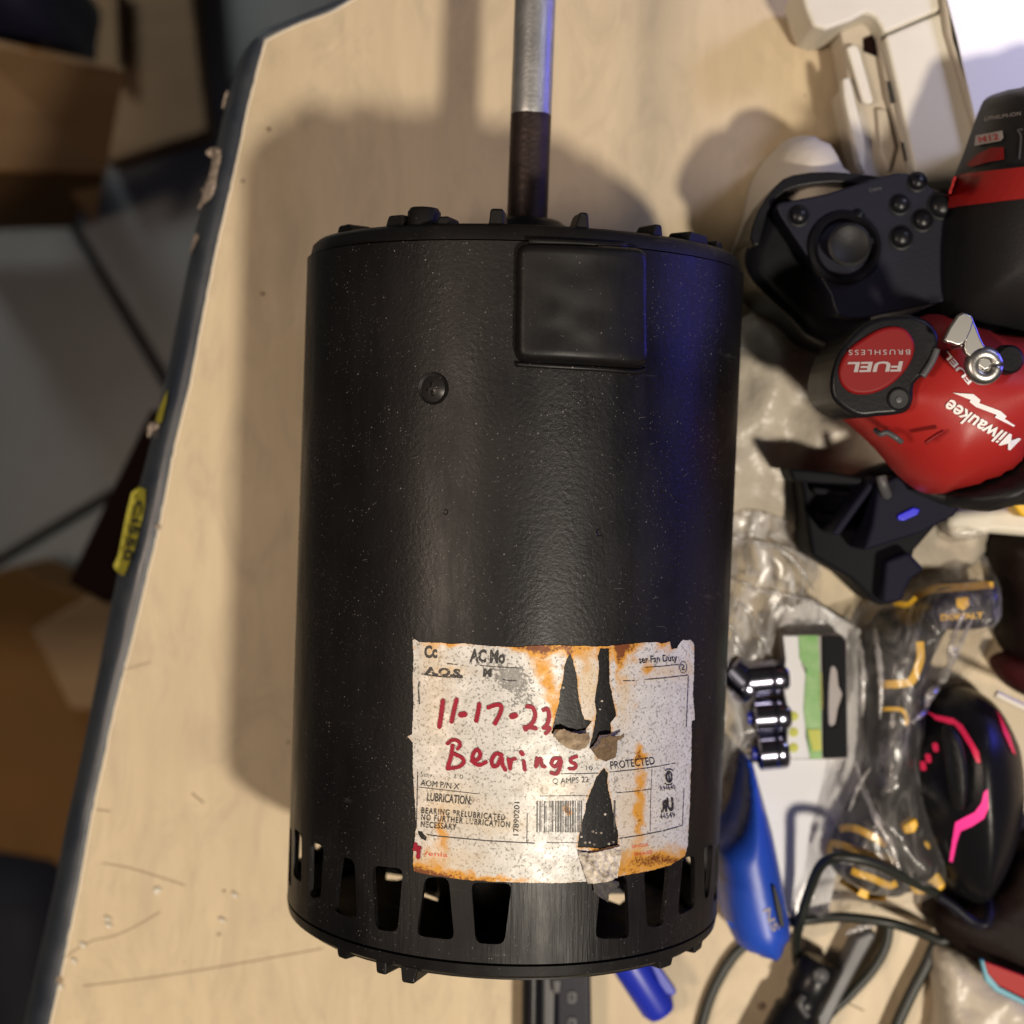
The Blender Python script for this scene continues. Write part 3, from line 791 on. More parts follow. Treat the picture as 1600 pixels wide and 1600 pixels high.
# end bells
top = s_rim - s_top
lathe('end_bell', AX + EY * s_top, EY, [(-.004, RAD - .003), (.0003, RAD - .0028), (.0005, RAD - .0009), (top * .75, RAD - .0016), (top, RAD - .0030), (top + .0004, RAD - .007), (top + .001, .018), (top + .002, .0165), (top + .0095, .0125), (top + .0108, .0105), (top + .011, .006)], M['paint2'], motor, n=96)
bt = s_bot - s_brim
lathe('rear_end_bell', AX + EY * s_bot, -EY, [(-.003, RAD - .003), (.0004, RAD - .0028), (.0007, RAD + .0001), (bt * .8, RAD - .0004), (bt, RAD - .0016), (bt + .0002, RAD - .009), (bt - .003, RAD - .009), (-.003, RAD - .002)], M['paint3'], motor, n=96)
lathe('bearing_hub', AX + EY * s_bot, -EY, [(-.012, .0), (-.012, .022), (bt + .002, .021), (bt + .006, .017), (bt + .006, .0)], M['paint2'], motor, n=48)
# rear plate with the cast openings through which the desk shows
def endplane(px, py, s_):
    d = ray(px, py); o = Vector((0, 0, H)); t = ((AX + EY * s_ - o).dot(EY)) / d.dot(EY); p = o + d * t - AX
    return p.dot(EX), p.z
sp_ = s_brim + .001
opn = [[(604, 1356), (629, 1360), (629, 1373), (620, 1375), (604, 1374)], [(611, 1406), (625, 1411), (624, 1420), (617, 1414)], [(660, 1386), (682, 1394), (688, 1402), (691, 1410), (660, 1400)],
       [(953, 1388), (978, 1388), (981, 1402), (968, 1413), (950, 1406), (946, 1398)], [(462, 1290), (470, 1290), (470, 1304), (462, 1302)]]
disc = [((RAD - .003) * math.cos(2 * PI * k / 60), (RAD - .003) * math.sin(2 * PI * k / 60)) for k in range(60)]
oh = []
for q in opn:
    q = [endplane(x, y, sp_) for x, y in q]
    if all(math.hypot(*p) < RAD - .005 for p in q): oh.append(ccw(q))
V, T, l = region(disc, oh, step=.004)
obj('rear_plate', [AX + EY * sp_ + EX * a_ + EZ * b_ for a_, b_ in V], T, M['paint2'], motor, solid=-.002)
# lugs: short cast ribs standing on the end faces
def lug(x0, x1, yy, front=True, kind='lug', lean=0):
    s0 = (s_rim if front else s_brim)
    def th_at(x, y):                      # the rim angle at this pixel column
        c = cyl((x0 + x1) / 2, 1000)[0]
        lo = cyl(x, 380 if front else 1440)[0]; return lo
    ta, tb_ = th_at(x0, yy), th_at(x1, yy)
    zt_ = RAD + (RAD - (.004 if front else .002)) * math.cos((ta + tb_) / 2)
    s1 = (P((x0 + x1) / 2, yy, zt_) - AX).dot(EY)
    r1, r0 = RAD - (.0034 if front else .0009), RAD - .014
    sg = 1 if front else -1
    sb0 = s0 - sg * .003
    if sg * (s1 - s0) < .002: s1 = s0 + sg * .0025
    d = (tb_ - ta)
    la, lb = (ta + d * max(lean, 0) * .34, tb_ + d * min(lean, 0) * .34)
    vs = [MP(ta, sb0, r0), MP(tb_, sb0, r0), MP(tb_, sb0, r1), MP(ta, sb0, r1),
          MP(la + d * .1, s1, r0 + .002), MP(lb - d * .1, s1, r0 + .002), MP(lb - d * .1, s1, r1 - .0006), MP(la + d * .1, s1, r1 - .0006)]
    fs = [(3, 2, 1, 0), (4, 5, 6, 7), (0, 1, 5, 4), (1, 2, 6, 5), (2, 3, 7, 6), (3, 0, 4, 7)]
    return obj(kind, vs, fs, M['paint2'], motor, bevel=.0008)
for a in ((506, 540, 361, 1, -1), (583, 619, 335, 1, .3), (670, 694, 337, 1, 0), (757, 785, 325, 1, 0), (897, 928, 331, 1, 1), (1025, 1051, 350, 1, 1), (1087, 1127, 364, 1, .3), (1140, 1150, 388, 1, 0)):
    lug(a[0], a[1], a[2], True, 'lug', a[4])
for a in ((520, 548, 1499, -1), (583, 603, 1522, 0), (623, 657, 1537, -.6), (1033, 1062, 1506, .5), (1094, 1107, 1462, 0)):
    lug(a[0], a[1], a[2], False, 'lug', a[3])
tb0 = cyl(636, 380)[0]
lathe('boss', MP(tb0, s_rim - .002, RAD - .0085), EY, [(0, .0050), (.0062, .0048), (.0074, .0040), (.0075, 0)], M['paint2'], motor, n=24)
# shaft: bright ground end and browned root
sh0 = s_rim; sh1 = (P(838, -120, RAD) - AX).dot(EY); shc = (P(832, 184, RAD) - AX).dot(EY)
def shaftcyl(name, a, b, r, m, parent):
    return lathe(name, AX + EY * a, EY, [(0, r), (.0002, r + .00002)] + [((b - a) * k / 30, r + .00002) for k in range(1, 31)], m, parent, n=40)
sh = shaftcyl('shaft', sh0, shc + .002, .00655, M['rust'], motor)
V = []
vs, fs = [], []
nn = 64
for j, s in enumerate([shc, shc + .001, shc + .004] + [shc + .01 * k for k in range(1, 9)] + [sh1]):
    for k in range(nn):
        t = 2 * PI * k / nn
        ss = s + (.0010 * noise.noise((math.cos(t) * 2.5, math.sin(t) * 2.5, 1)) if j == 0 else 0)
        vs.append(MP(t, ss, .00645 if j == 0 else .0066))
for j in range(11):
    for k in range(nn): fs.append((j * nn + k, j * nn + (k + 1) % nn, (j + 1) * nn + (k + 1) % nn, (j + 1) * nn + k))
obj('shaft_tip', vs, fs, M['steel'], motor)
# cover over the wire exit
cp = rounded([(lambda q: (q[0] * RAD, q[1]))(cyl(x, y)) for x, y in ((806, 381), (1004, 387), (1006, 578), (803, 567))], .0035)
V, T, loops = region(cp, step=.0011)
d = bdist(V, loops); u = np.clip(d / .0024, 0, 1); h = np.sqrt(1 - (1 - u) ** 2)
vs = []
cx_ = sum(p[0] for p in cp) / len(cp)
for (a, s), hh in zip(V, h):
    xx = (a - cx_) / .02
    vs.append(MP(a / RAD, s, RAD - .0006 + .0062 * hh - .0012 * xx * xx * hh + .00025 * noise.noise((a * 120, s * 160, 0)) * hh))
cov = obj('wire_cover', vs, T, M['coverp'], motor)
v = [C(x, y, .0006) for x, y in smooth_loop([(806, 569), (870, 573), (940, 577), (992, 581), (1006, 577)], 4, False)]
tube('cover_flange', v, .0008, M['coverp'], motor, sm=0, n=8)
v = [C(x, y, .0012) for x, y in smooth_loop([(826, 378), (900, 381), (976, 386)], 4, False)]
tube('cover_flange', v, .0009, M['paint2'], motor, sm=0, n=8)
# screw with a cross recess
cth, cs = cyl(677, 607)
def scr(x, y, zz=0): # local tangent plane
    return MP(cth, cs, RAD + zz) + (EX * math.cos(cth) - EZ * math.sin(cth)) * x + EY * y
ring = [(.0036 * math.cos(2 * PI * k / 28), .0036 * math.sin(2 * PI * k / 28)) for k in range(28)]
aa, bb_ = .0005, .0021
cross = [(aa, bb_), (-aa, bb_), (-aa, aa), (-bb_, aa), (-bb_, -aa), (-aa, -aa), (-aa, -bb_), (aa, -bb_), (aa, -aa), (bb_, -aa), (bb_, aa), (aa, aa)]
ca, sa_ = math.cos(.2), math.sin(.2); cross = [(x * ca - y * sa_, x * sa_ + y * ca) for x, y in cross]
V, T, l = region(ring, [cross], step=.0007)
scw = obj('screw', [scr(x, y, .0012 * (1 - ((x * x + y * y) / .0036 ** 2)) + .0001) for x, y in V], T, M['screwm'], motor, solid=.0012)
lathe('screw_washer', scr(0, 0, -.0004), scr(0, 0, 1) - scr(0, 0, 0), [(.0, .0048), (.0008, .0045), (.0004, .0037), (-.001, .0034), (-.0022, .0001)], M['paint2'], motor, n=32)

# ------------------------------------------------------------------ nameplate
LO = [(646, 1000), (649, 999), (656, 1003), (672, 1004), (690, 1004), (705, 1006), (727, 1005), (752, 1008), (780, 1010), (806, 1011), (830, 1009), (855, 1008), (878, 1008), (905, 1009), (934, 1010), (952, 1009),
      (980, 1006), (1003, 1004), (1025, 1003), (1033, 1006), (1045, 1002), (1048, 1014), (1056, 1013), (1061, 1004), (1066, 1000), (1077, 1000), (1083, 1006), (1083, 1050), (1081, 1080), (1084, 1124), (1079, 1126), (1079, 1160),
      (1078, 1200), (1076, 1260), (1073, 1320), (1069, 1337), (1047, 1351), (1020, 1359), (994, 1364), (965, 1369), (940, 1376), (912, 1377), (880, 1379), (830, 1379), (770, 1377), (724, 1374), (690, 1369), (669, 1366), (647, 1361),
      (646, 1340), (648, 1318), (651, 1290), (650, 1262), (648, 1240), (646, 1200), (646, 1160), (637, 1151), (645, 1147), (647, 1100), (646, 1060), (647, 1030)]
T1 = [(890, 1021), (895, 1032), (898, 1046), (901, 1058), (902, 1075), (904, 1092), (907, 1104), (909, 1114), (913, 1124), (925, 1126), (919, 1133), (913, 1141), (890, 1142), (876, 1139), (867, 1140), (861, 1147), (864, 1132), (867, 1120), (873, 1097), (874, 1086), (875, 1077), (878, 1066), (880, 1056), (881, 1043), (884, 1031)]
T2 = [(937, 1013), (951, 1013), (951, 1040), (952, 1067), (955, 1082), (958, 1097), (962, 1117), (953, 1130), (954, 1146), (943, 1148), (936, 1148), (928, 1164), (919, 1171), (925, 1149), (930, 1121), (931, 1108), (928, 1095), (931, 1078), (934, 1058), (935, 1040), (933, 1025)]
T3 = [(943, 1199), (949, 1208), (948, 1222), (950, 1236), (954, 1250), (956, 1264), (960, 1278), (962, 1290), (965, 1303), (964, 1320), (950, 1323), (937, 1326), (920, 1324), (902, 1324), (903, 1312), (905, 1300), (908, 1285), (913, 1270), (915, 1256), (919, 1243), (925, 1229), (931, 1214)]
T4 = [(653, 1297), (660, 1299), (668, 1308), (666, 1313), (660, 1310), (655, 1305)]
V, T, loops = region(LO, [T1, T2, T3, T4], step=3.2, rough_edge=.55)
plate = obj('nameplate', [C(x, y, .00035) for x, y in V], [t[::-1] for t in T], M['foil'], motor)
ca = plate.data.color_attributes.new('stain', 'FLOAT_COLOR', 'POINT')
def blob(x, y, cx, cy, rx, ry, a=1.0):
    return a * math.exp(-(((x - cx) / rx) ** 2 + ((y - cy) / ry) ** 2))
rusts = [(700, 1003, 28, 8, .8), (830, 1012, 30, 12, 1.0), (845, 1040, 20, 30, .75), (860, 1075, 14, 28, .7), (975, 1014, 22, 18, 1.3), (968, 1040, 6, 30, .7), (880, 1012, 24, 10, .8), (915, 1030, 16, 22, .55),
         (1012, 1046, 10, 12, .9), (1033, 1010, 14, 10, .6), (997, 1178, 9, 14, .9), (1000, 1240, 9, 60, .85), (995, 1290, 9, 22, .6), (995, 1340, 45, 16, .75), (1040, 1345, 40, 12, .7), (690, 1290, 9, 30, .7), (680, 1335, 26, 30, .55),
         (690, 1366, 60, 9, 1.0), (770, 1375, 60, 6, .9), (655, 1356, 18, 10, .8), (975, 1362, 30, 10, .8), (888, 1266, 5, 11, 1.6), (672, 1012, 14, 10, .3), (905, 1014, 60, 6, .3), (1020, 1350, 60, 12, .1), (935, 1180, 10, 10, .5), (942, 1330, 26, 8, .5), (865, 1110, 8, 20, .5), (1050, 1330, 20, 20, .35), (990, 1080, 8, 30, .3)]
greys = [(800, 1058, 36, 26, .75), (760, 1030, 30, 20, .35), (820, 1098, 26, 24, .45), (700, 1180, 90, 120, .08), (920, 1060, 12, 10, .3), (965, 1230, 6, 24, .5), (860, 1350, 60, 20, .12), (1010, 1120, 50, 60, -.08)]
beiges = [(680, 1100, 30, 90, .35), (676, 1018, 12, 14, .7), (700, 1048, 28, 8, .7), (700, 1260, 50, 36, .55), (780, 1285, 45, 20, .45), (920, 1060, 18, 70, .75), (975, 1090, 10, 50, .6), (985, 1265, 26, 60, .55), (1040, 1050, 30, 10, .6), (700, 1345, 60, 26, .5), (1010, 1335, 50, 20, .6), (870, 1230, 50, 20, .3), (1076, 1040, 6, 20, .5)]
dT = bdist(V, [np.array(t) for t in (T1, T2, T3)]); dE = bdist(V, [np.array(LO)])
tearw = .50 * np.exp(-(dT / 3.0) ** 2) + .26 * np.exp(-(dE / 3.5) ** 2) * (V[:, 1] > 1010) + .22 * np.exp(-(dE / 5.0) ** 2) * (V[:, 1] <= 1016)
for i, (x, y) in enumerate(V):
    x += 9 * noise.noise((x * .07, y * .07, 0)); y += 9 * noise.noise((x * .07, y * .07, 9))
    r = min(1.5, sum(blob(x, y, *b) for b in rusts) + tearw[i]); g = sum(blob(x, y, *b) for b in greys); e = min(1, sum(blob(x, y, *b) for b in beiges))
    ca.data[i].color = (r, max(g, 0), e, 1)
# torn flaps curled back below the tears
def flap(pts, m, h0, h1, ymid, name='torn_flap'):
    V, T, l = region(pts, step=2.2, rough_edge=.5)
    y0 = min(p[1] for p in pts); y1 = max(p[1] for p in pts); out = []
    for x, y in V:
        t = (y - y0) / (y1 - y0)
        out.append(C(x, y, .0005 + h0 + (h1 - h0) * t + .0009 * abs(noise.noise((x * .12, y * .12, 2)))))
    return obj(name, out, [t[::-1] for t in T], m, plate, solid=-.00025)
z7 = lambda L: [(850 + a * .15625, 980 + b * .15625) for a, b in L]
z9 = lambda L: [(850 + a * .15625, 1170 + b * .15625) for a, b in L]
z6 = lambda L: [(630 + a * .15625, 980 + b * .15625) for a, b in L]
z8 = lambda L: [(630 + a * .15625, 1170 + b * .15625) for a, b in L]
flap(z7([(80, 1070), (130, 1005), (180, 1000), (260, 1035), (330, 1050), (415, 1035), (432, 1130), (400, 1190), (330, 1225), (230, 1200), (140, 1140)]), M['flap'], .0022, .0003, 0)
flap(z7([(545, 1075), (620, 1062), (690, 1072), (740, 1050), (745, 1075), (690, 1110), (695, 1200), (690, 1290), (600, 1335), (520, 1300), (450, 1215), (500, 1180)]), M['flap2'], .0024, .0003, 0)
flap(z9([(328, 1012), (430, 1030), (560, 1008), (740, 962), (745, 1080), (722, 1180), (712, 1275), (600, 1318), (480, 1335), (420, 1335), (375, 1200), (345, 1100)]), M['flap3'], .0006, .0006, 0, 'crusted_patch')
flap(z9([(470, 1325), (620, 1305), (720, 1320), (730, 1360), (660, 1400), (620, 1440), (618, 1520), (570, 1490), (480, 1420)]), M['soot'], .0004, .0008, 0, 'residue')
# flecks of paper left inside the last tear
for x, y, r in ((926, 1299, 2.4), (931, 1301, 1.6), (939, 1301, 2), (945, 1272, 2.2), (914, 1316, 2.4), (921, 1316, 2), (928, 1319, 1.6), (951, 1318, 2), (958, 1315, 1.8), (908, 1307, 2), (937, 1108, 1.4), (898, 1034, 1.4), (880, 1074, 2.2), (940, 1095, 2)):
    lathe('paper_fleck', C(x, y, 0), C(x, y, 1) - AX - EY * cyl(x, y)[1], [(0, r / 5200), (.0004, r / 6500), (.0005, .00005)], M['flap3'], plate, n=6)
# printing
def ik(k): return skin(.00046 + .000012 * k)
cnt_ = [0]
def nx():
    cnt_[0] += 1; return ik(cnt_[0] % 24)
def tx(s, x, y, w, h, rot=0, m='inkw', name='lettering', bold=.0, sp=1.0, shear=0):
    text(name, s, x, y, w, h, rot, nx(), M[m], plate, bold, sp, shear)
tx('Cc', 664, 1027, 20, 18, 0, bold=.045)
tx('AC Mo', 734, 1033, 55, 19, -3, bold=.045)
tx('A.O.S.', 664, 1053, 60, 11, -4, bold=.06)
tx('M', 755, 1056, 13, 11, -3, bold=.07)
tx('5uty', 658, 1213, 18, 8, -5, m='inkgw'); tx('1 0', 711, 1216, 13, 7, -4, m='inkgw')
tx('AOM P/N X', 658, 1227, 60, 9.5, -6)
tx('LUBRICATION:', 668, 1250.5, 69, 13, -5.2, bold=.012)
tx('BEARING PRELUBRICATED', 659.5, 1270, 130, 9.2, -5, sp=1.25, bold=.014)
tx('NO FURTHER LUBRICATION', 659, 1280.5, 138, 9.2, -5, sp=1.25, bold=.014)
tx('NECESSARY', 658.5, 1291.5, 55, 9.2, -5, sp=1.2, bold=.014)
tx('17890201', 810, 1305, 52, 8.5, 88)
tx('PROTECTED', 953, 1201.5, 69, 12, 6.5, bold=.005)
tx('10', 915, 1203, 10, 6.5, 2, m='inkgw')
tx('Q AMPS 22', 863, 1224.5, 56, 8.5, 3, m='inkgw')
tx('R94640', 1030, 1235.5, 23, 7, 8); tx('44549', 1029, 1280, 24, 8.5, 8)
tx('ser Fan Duty', 997, 1036, 59, 10.5, 3.5, bold=.01)
tx('2', 1062, 1047, 6, 9, 5)
tx('U', 1041, 1266, 10, 19, 6, bold=.05)
vs, fs = glyphs('R', .05); f = nx()
obj('lettering', [f(1040 - u * 10, 1267 - v * 17 + u * 1) for u, v in vs], [t[::-1] for t in fs], M['inkw'], plate, smooth=False)
lines = [([(660, 1053), (690, 1057), (724, 1058.5)], 1.8), ([(699, 1036.5), (716, 1038.5)], 1), ([(750, 1039.5), (780, 1042), (814, 1043.5)], 1.3), ([(785, 1061), (796, 1063.5), (807, 1063)], 1.5),
         ([(653.5, 1206), (653, 1240), (651.5, 1294)], 1.3), ([(655, 1229.5), (700, 1234.5), (747, 1240)], 1.0), ([(823.6, 1270), (823, 1316)], 1.2), ([(669, 1303.5), (686, 1306), (760, 1313), (835, 1317)], 1.5),
         ([(843, 1243.5), (880, 1243), (917, 1242.5)], .8), ([(853, 1316), (902, 1316.5)], .7), ([(876, 1208.5), (905, 1208.5), (934, 1207.5)], 1.1), ([(952, 1206), (990, 1202), (1020, 1198), (1053, 1192)], 1.1),
         ([(1017, 1201), (1015, 1240), (1014, 1298)], .7), ([(962, 1238.5), (990, 1236), (1016, 1232.5)], .9), ([(966, 1309.5), (1000, 1304.5), (1035, 1297.5), (1064, 1289.5)], 1.1), ([(1066.5, 1232), (1064, 1289)], .9),
         ([(1006, 1042.5), (1030, 1041), (1058, 1038)], .9), ([(972, 1063.5), (990, 1063.2)], 1), ([(1006, 1061.5), (1040, 1058.5), (1073, 1054.5)], 1.1), ([(1073, 1056), (1071.5, 1095), (1069.8, 1136)], 1),
         ([(657, 1064), (655, 1074), (657, 1100)], 1.6), ([(648, 1050), (651, 1042)], 1.6)]
for p, w in lines:
    v, f = ribbon(p, w, nx(), 3); obj('printed_line', v, f, M['inkw'], plate, smooth=False)
def ellring(cx, cy, rx, ry, w):
    p = [(cx + rx * math.cos(2 * PI * k / 24), cy + ry * math.sin(2 * PI * k / 24)) for k in range(25)]
    return ribbon(p, w, nx(), 9)
v, f = join([ellring(1065, 1042.5, 5.5, 9, .9)]); obj('printed_ring', v, f, M['inkw'], plate, smooth=False)
v, f = join([ellring(1043, 1213.5, 4.2, 8, 3.0), ribbon([(1043, 1207), (1043, 1220)], 2.2, nx(), 3), ribbon([(1037, 1204), (1040, 1201.5), (1046, 1201.5), (1049, 1204)], 1.8, nx(), 3), ribbon([(1037, 1223), (1040, 1225.5), (1046, 1225.5), (1049, 1223)], 1.8, nx(), 3)])
obj('approval_mark', v, f, M['inkw'], plate, smooth=False)
random.seed(11); x = 838.0; bars = []; fk = nx()
while x < 961:
    w = random.choice((.9, .9, 1.4, 2.2, 3.0)); 
    if x + w > 910 and x < 956: x += 2; continue
    bars.append(ribbon([(x + w / 2, 1250.5 + (x - 900) * -.012), (x + w / 2 - .3, 1300)], w, fk, 8)); x += w + random.choice((.9, 1.3, 1.3, 2.4))
v, f = join(bars); obj('barcode', v, f, M['inkgw'], plate, smooth=False)
strokes = [([(405, 735), (390, 860), (370, 990)], 46), ([(540, 722), (515, 830), (490, 940)], 44), ([(585, 872), (618, 868)], 58), ([(765, 770), (752, 850), (735, 932)], 44),
           ([(855, 800), (905, 780), (950, 772), (985, 795), (970, 860), (920, 960)], 42), ([(1090, 888), (1118, 878)], 60), ([(1240, 790), (1290, 800), (1318, 860), (1300, 940), (1240, 1000), (1222, 1020)], 42), ([(1215, 1000), (1270, 998), (1322, 1008)], 42),
           ([(1400, 825), (1438, 815), (1455, 880), (1440, 960), (1410, 1000)], 40), ([(1400, 1005), (1465, 1008), (1420, 1060)], 36),
           ([(450, 1160), (500, 1122), (560, 1140), (575, 1180), (550, 1210)], 36), ([(500, 1180), (485, 1290), (452, 1400)], 40), ([(512, 1262), (590, 1300), (612, 1345), (560, 1392), (452, 1410)], 38),
           ([(690, 1335), (755, 1315), (775, 1260), (740, 1220), (700, 1275), (705, 1345), (765, 1375), (830, 1345)], 38), ([(985, 1275), (930, 1262), (890, 1320), (900, 1385), (945, 1375), (985, 1300), (995, 1370), (1022, 1420)], 40),
           ([(1052, 1315), (1070, 1410)], 36), ([(1075, 1390), (1085, 1325), (1120, 1312)], 34), ([(1205, 1340), (1215, 1420)], 38), ([(1180, 1250), (1192, 1265)], 44), ([(1335, 1310), (1325, 1390)], 36), ([(1332, 1380), (1372, 1310), (1385, 1380), (1412, 1390)], 34)]
st = [(z6(p), w * .15625) for p, w in strokes]
st += [(z7(p), w * .15625) for p, w in (([(160, 1310), (95, 1312), (72, 1365), (110, 1390), (165, 1330), (152, 1405), (120, 1462), (70, 1452)], 36), ([(318, 1290), (268, 1308), (262, 1345), (310, 1368), (300, 1408), (250, 1412)], 34))]
v, f = brush(st, skin(.00076), .8); obj('red_handwriting', v, f, M['marker'], plate, smooth=False)
st = [(z8([(135, 950), (140, 1000), (165, 1000), (160, 1080)]), 6), (z8([(125, 1000), (178, 985)]), 6)]
v, f = brush(st, skin(.00078), .8); obj('red_handwriting', v, f, M['marker'], plate, smooth=False)
tx('/enia', 664, 1336, 36, 7, -4, m='redprint'); tx('SINGLE', 986, 1325, 26, 5, 8, m='redprint'); tx('PHASE', 990, 1337, 28, 5, 8, m='redprint')

# ------------------------------------------------------------------ things on the right of the desk
def flatfn(z): return lambda x, y: P(x, y, z)
# cream appliance panel (top right)
pn = thing('appliance_panel', P(1400, 150, 0), 'cream plastic appliance panel with a latch bracket, lying in the upper right corner', 'panel')
slab('plate', [(1247, -30), (1258, 12), (1270, 42), (1290, 47), (1330, 33), (1352, 21), (1366, 26), (1375, 40), (1381, 53), (1471, 15), (1462, -30)], .034, .004, M['cream'], pn, bevel=.002)
slab('plate', [(1382, 56), (1474, 17), (1500, 110), (1524, 190), (1505, 300), (1440, 300), (1428, 265), (1404, 150)], .033, .004, M['cream'], pn, bevel=.0015)
slab('ridge', [(1469, -30), (1480, -30), (1494, 60), (1530, 180), (1540, 215), (1527, 215), (1500, 120), (1480, 50)], .037, .004, M['beige'], pn, bevel=.0015)
slab('bracket', [(1312, 46), (1350, 28), (1366, 30), (1374, 42), (1394, 140), (1428, 262), (1420, 290), (1350, 285), (1330, 215), (1314, 138), (1326, 128), (1320, 85)], .022, .004, M['beige'], pn, bevel=.0015)
slab('bracket_rim', [(1366, 34), (1376, 44), (1396, 140), (1430, 262), (1420, 264), (1388, 150), (1372, 62)], .027, .0225, M['beige'], pn, bevel=.0008)
slab('latch', [(1322, 74), (1334, 68), (1342, 72), (1366, 158), (1358, 164), (1348, 160)], .026, .0225, M['cream'], pn, bevel=.001)
slab('latch', [(1316, 122), (1328, 120), (1352, 220), (1352, 270), (1340, 255), (1318, 150)], .028, .0225, M['cream'], pn, bevel=.001)
slab('rib', [(1370, 168), (1386, 170), (1400, 230), (1390, 270), (1376, 240)], .025, .0225, M['beige'], pn, bevel=.001)
slab('slot', [(1349, 60), (1368, 52), (1372, 70), (1370, 88), (1350, 80)], .0228, .0222, M['wood'], pn, bevel=0)
slab('slot', [(1386, 127), (1391, 128), (1398, 160), (1392, 162)], .0278, .0272, M['ink'], pn, bevel=0)
slab('slot', [(1408, 222), (1414, 222), (1421, 250), (1414, 252)], .0278, .0272, M['ink'], pn, bevel=0)
pp = slab('paper_pad', [(1470, -40), (1900, -60), (1900, 160), (1660, 420), (1560, 430), (1505, 300), (1530, 210), (1496, 60)], .0385, .003, M['paper'], None, bevel=0)
tag(pp, 'bright white pad of paper in the top right corner, behind the driver battery', 'paper pad')
# crumpled cream bag under the controller and the driver
cb = pillow('cream_plastic_bag', [(1190, 480), (1250, 430), (1400, 450), (1520, 600), (1540, 860), (1420, 900), (1300, 850), (1220, 830), (1120, 850), (1050, 800), (1070, 600), (1120, 520)],
            .024, .001, M['bagm'], None, w=.03, rise=.020, step=.0028, amp=.009, freq=38)
tag(cb, 'crumpled cream plastic bag squashed under the controller and red driver', 'bag')
sl = pillow('foam_sleeve', [(1180, 330), (1196, 262), (1222, 222), (1262, 211), (1300, 228), (1320, 262), (1340, 300), (1300, 420), (1200, 420), (1160, 400)], .052, .001, M['sleeve'], None, w=.018, rise=.02, step=.003, amp=.002)
tag(sl, 'pale fabric sleeve peeking out behind the black controller', 'sleeve')
# black game controller
gc = thing('game_controller', P(1330, 400, 0), 'black controller with thumbstick and buttons leaning beside the motor', 'controller')
gtop = [(1213, 322), (1232, 314), (1290, 303), (1350, 284), (1402, 270), (1432, 276), (1462, 300), (1500, 330), (1500, 452), (1440, 478), (1372, 492), (1345, 498), (1308, 492), (1298, 462), (1262, 402), (1228, 352)]
gbase = [(1176, 330), (1200, 300), (1300, 270), (1500, 280), (1520, 500), (1420, 540), (1300, 560), (1250, 530), (1190, 480), (1160, 420), (1150, 370)]
g1 = slab('lower_body', [(1185, 345), (1205, 316), (1300, 292), (1500, 300), (1510, 480), (1420, 520), (1330, 545), (1272, 530), (1240, 500), (1180, 440), (1165, 395)], .052, .004, M['black'], gc, bevel=.010, sm=3)
g2 = slab('face_plate', gtop, .066, .040, M['navy'], gc, bevel=.0035, sm=2)
gz = .0662
lathe('thumbstick_ring', P(1318, 388, gz - .001), (0, 0, 1), [(0, .0122), (.0024, .0118), (.0034, .0105), (.0018, .0088), (-.002, .008), (-.003, .0001)], M['black'], gc, n=48)
lathe('thumbstick', P(1318, 388, gz - .003), (0, 0, 1), [(0, .003), (.006, .003), (.007, .0068), (.0092, .0070), (.0098, .006), (.0088, .004), (.0086, 0)], M['rubber'], gc, n=40)
for x, y, r in ((1247, 338, .0030), (1405, 320, .0030), (1432, 285, .0028), (1440, 345, .0032), (1407, 372, .0034), (1340, 338, .0020), (1357, 378, .0018), (1470, 322, .004)):
    lathe('button', P(x, y, gz - .001), (0, 0, 1), [(0, r * 1.25), (.0011, r * 1.2), (.0012, r), (.0022, r * .9), (.0030, r * .5), (.0031, 0)], M['black'], gc, n=24)
tube('grip_bar', [P(1364, 496, .056), P(1400, 484, .060), P(1440, 466, .062), P(1466, 456, .061)], .0034, M['grey'], gc, n=12)
tx_ = onto(bvh_of(g2), .0003, gz)
text('button_lettering', 'OFF', 1358, 300, 20, 5, 8, tx_, M['grey'], gc)
slab('strap', [(1172, 372), (1184, 330), (1212, 290), (1240, 273), (1300, 268), (1380, 276), (1424, 290), (1400, 296), (1330, 286), (1270, 288), (1226, 300), (1200, 330), (1186, 384)], .060, .030, M['black'], gc, bevel=.001, sm=2)
# cordless driver
dr = thing('cordless_driver', P(1480, 560, 0), 'red and black cordless driver lying upside down with white lettering', 'power tool')
hand = pillow('handle', [(1640, 128), (1592, 136), (1548, 148), (1532, 175), (1510, 236), (1494, 276), (1481, 318), (1473, 370), (1470, 430), (1474, 486), (1490, 506), (1530, 520), (1620, 548), (1720, 560), (1720, 140)],
              .100, .014, M['rubber'], dr, inset=.45, w=.030, rise=.038, step=.0025, sm=3)
grip = hand
hb = onto(bvh_of([hand]), .0006, .098)
V, T, l = region([(1490, 276), (1530, 272), (1600, 264), (1660, 260), (1660, 304), (1600, 312), (1530, 320), (1478, 326), (1482, 300)], step=3)
band = obj('battery_band', [hb(x, y) + Vector((0, 0, .0006)) for x, y in V], [t[::-1] for t in T], M['redband'], dr, solid=-.0008)
bodyp = [(1455, 490), (1500, 500), (1560, 520), (1640, 535), (1720, 600), (1720, 700), (1660, 694), (1604, 700), (1592, 722), (1572, 740), (1530, 758), (1476, 772), (1440, 768), (1404, 742), (1370, 702), (1330, 664), (1302, 640), (1320, 600), (1400, 520)]
body = pillow('motor_housing', bodyp, .106, .014, M['red'], dr, inset=.5, w=.024, rise=.030, step=.0024, sm=3)
nose = pillow('nose_boot', [(1440, 766), (1476, 770), (1530, 752), (1572, 728), (1590, 705), (1640, 700), (1640, 780), (1590, 790), (1548, 800), (1506, 794), (1470, 780)], .102, .034, M['rubber'], dr, w=.016, rise=.026, step=.0024, sm=3)
capz = .1065
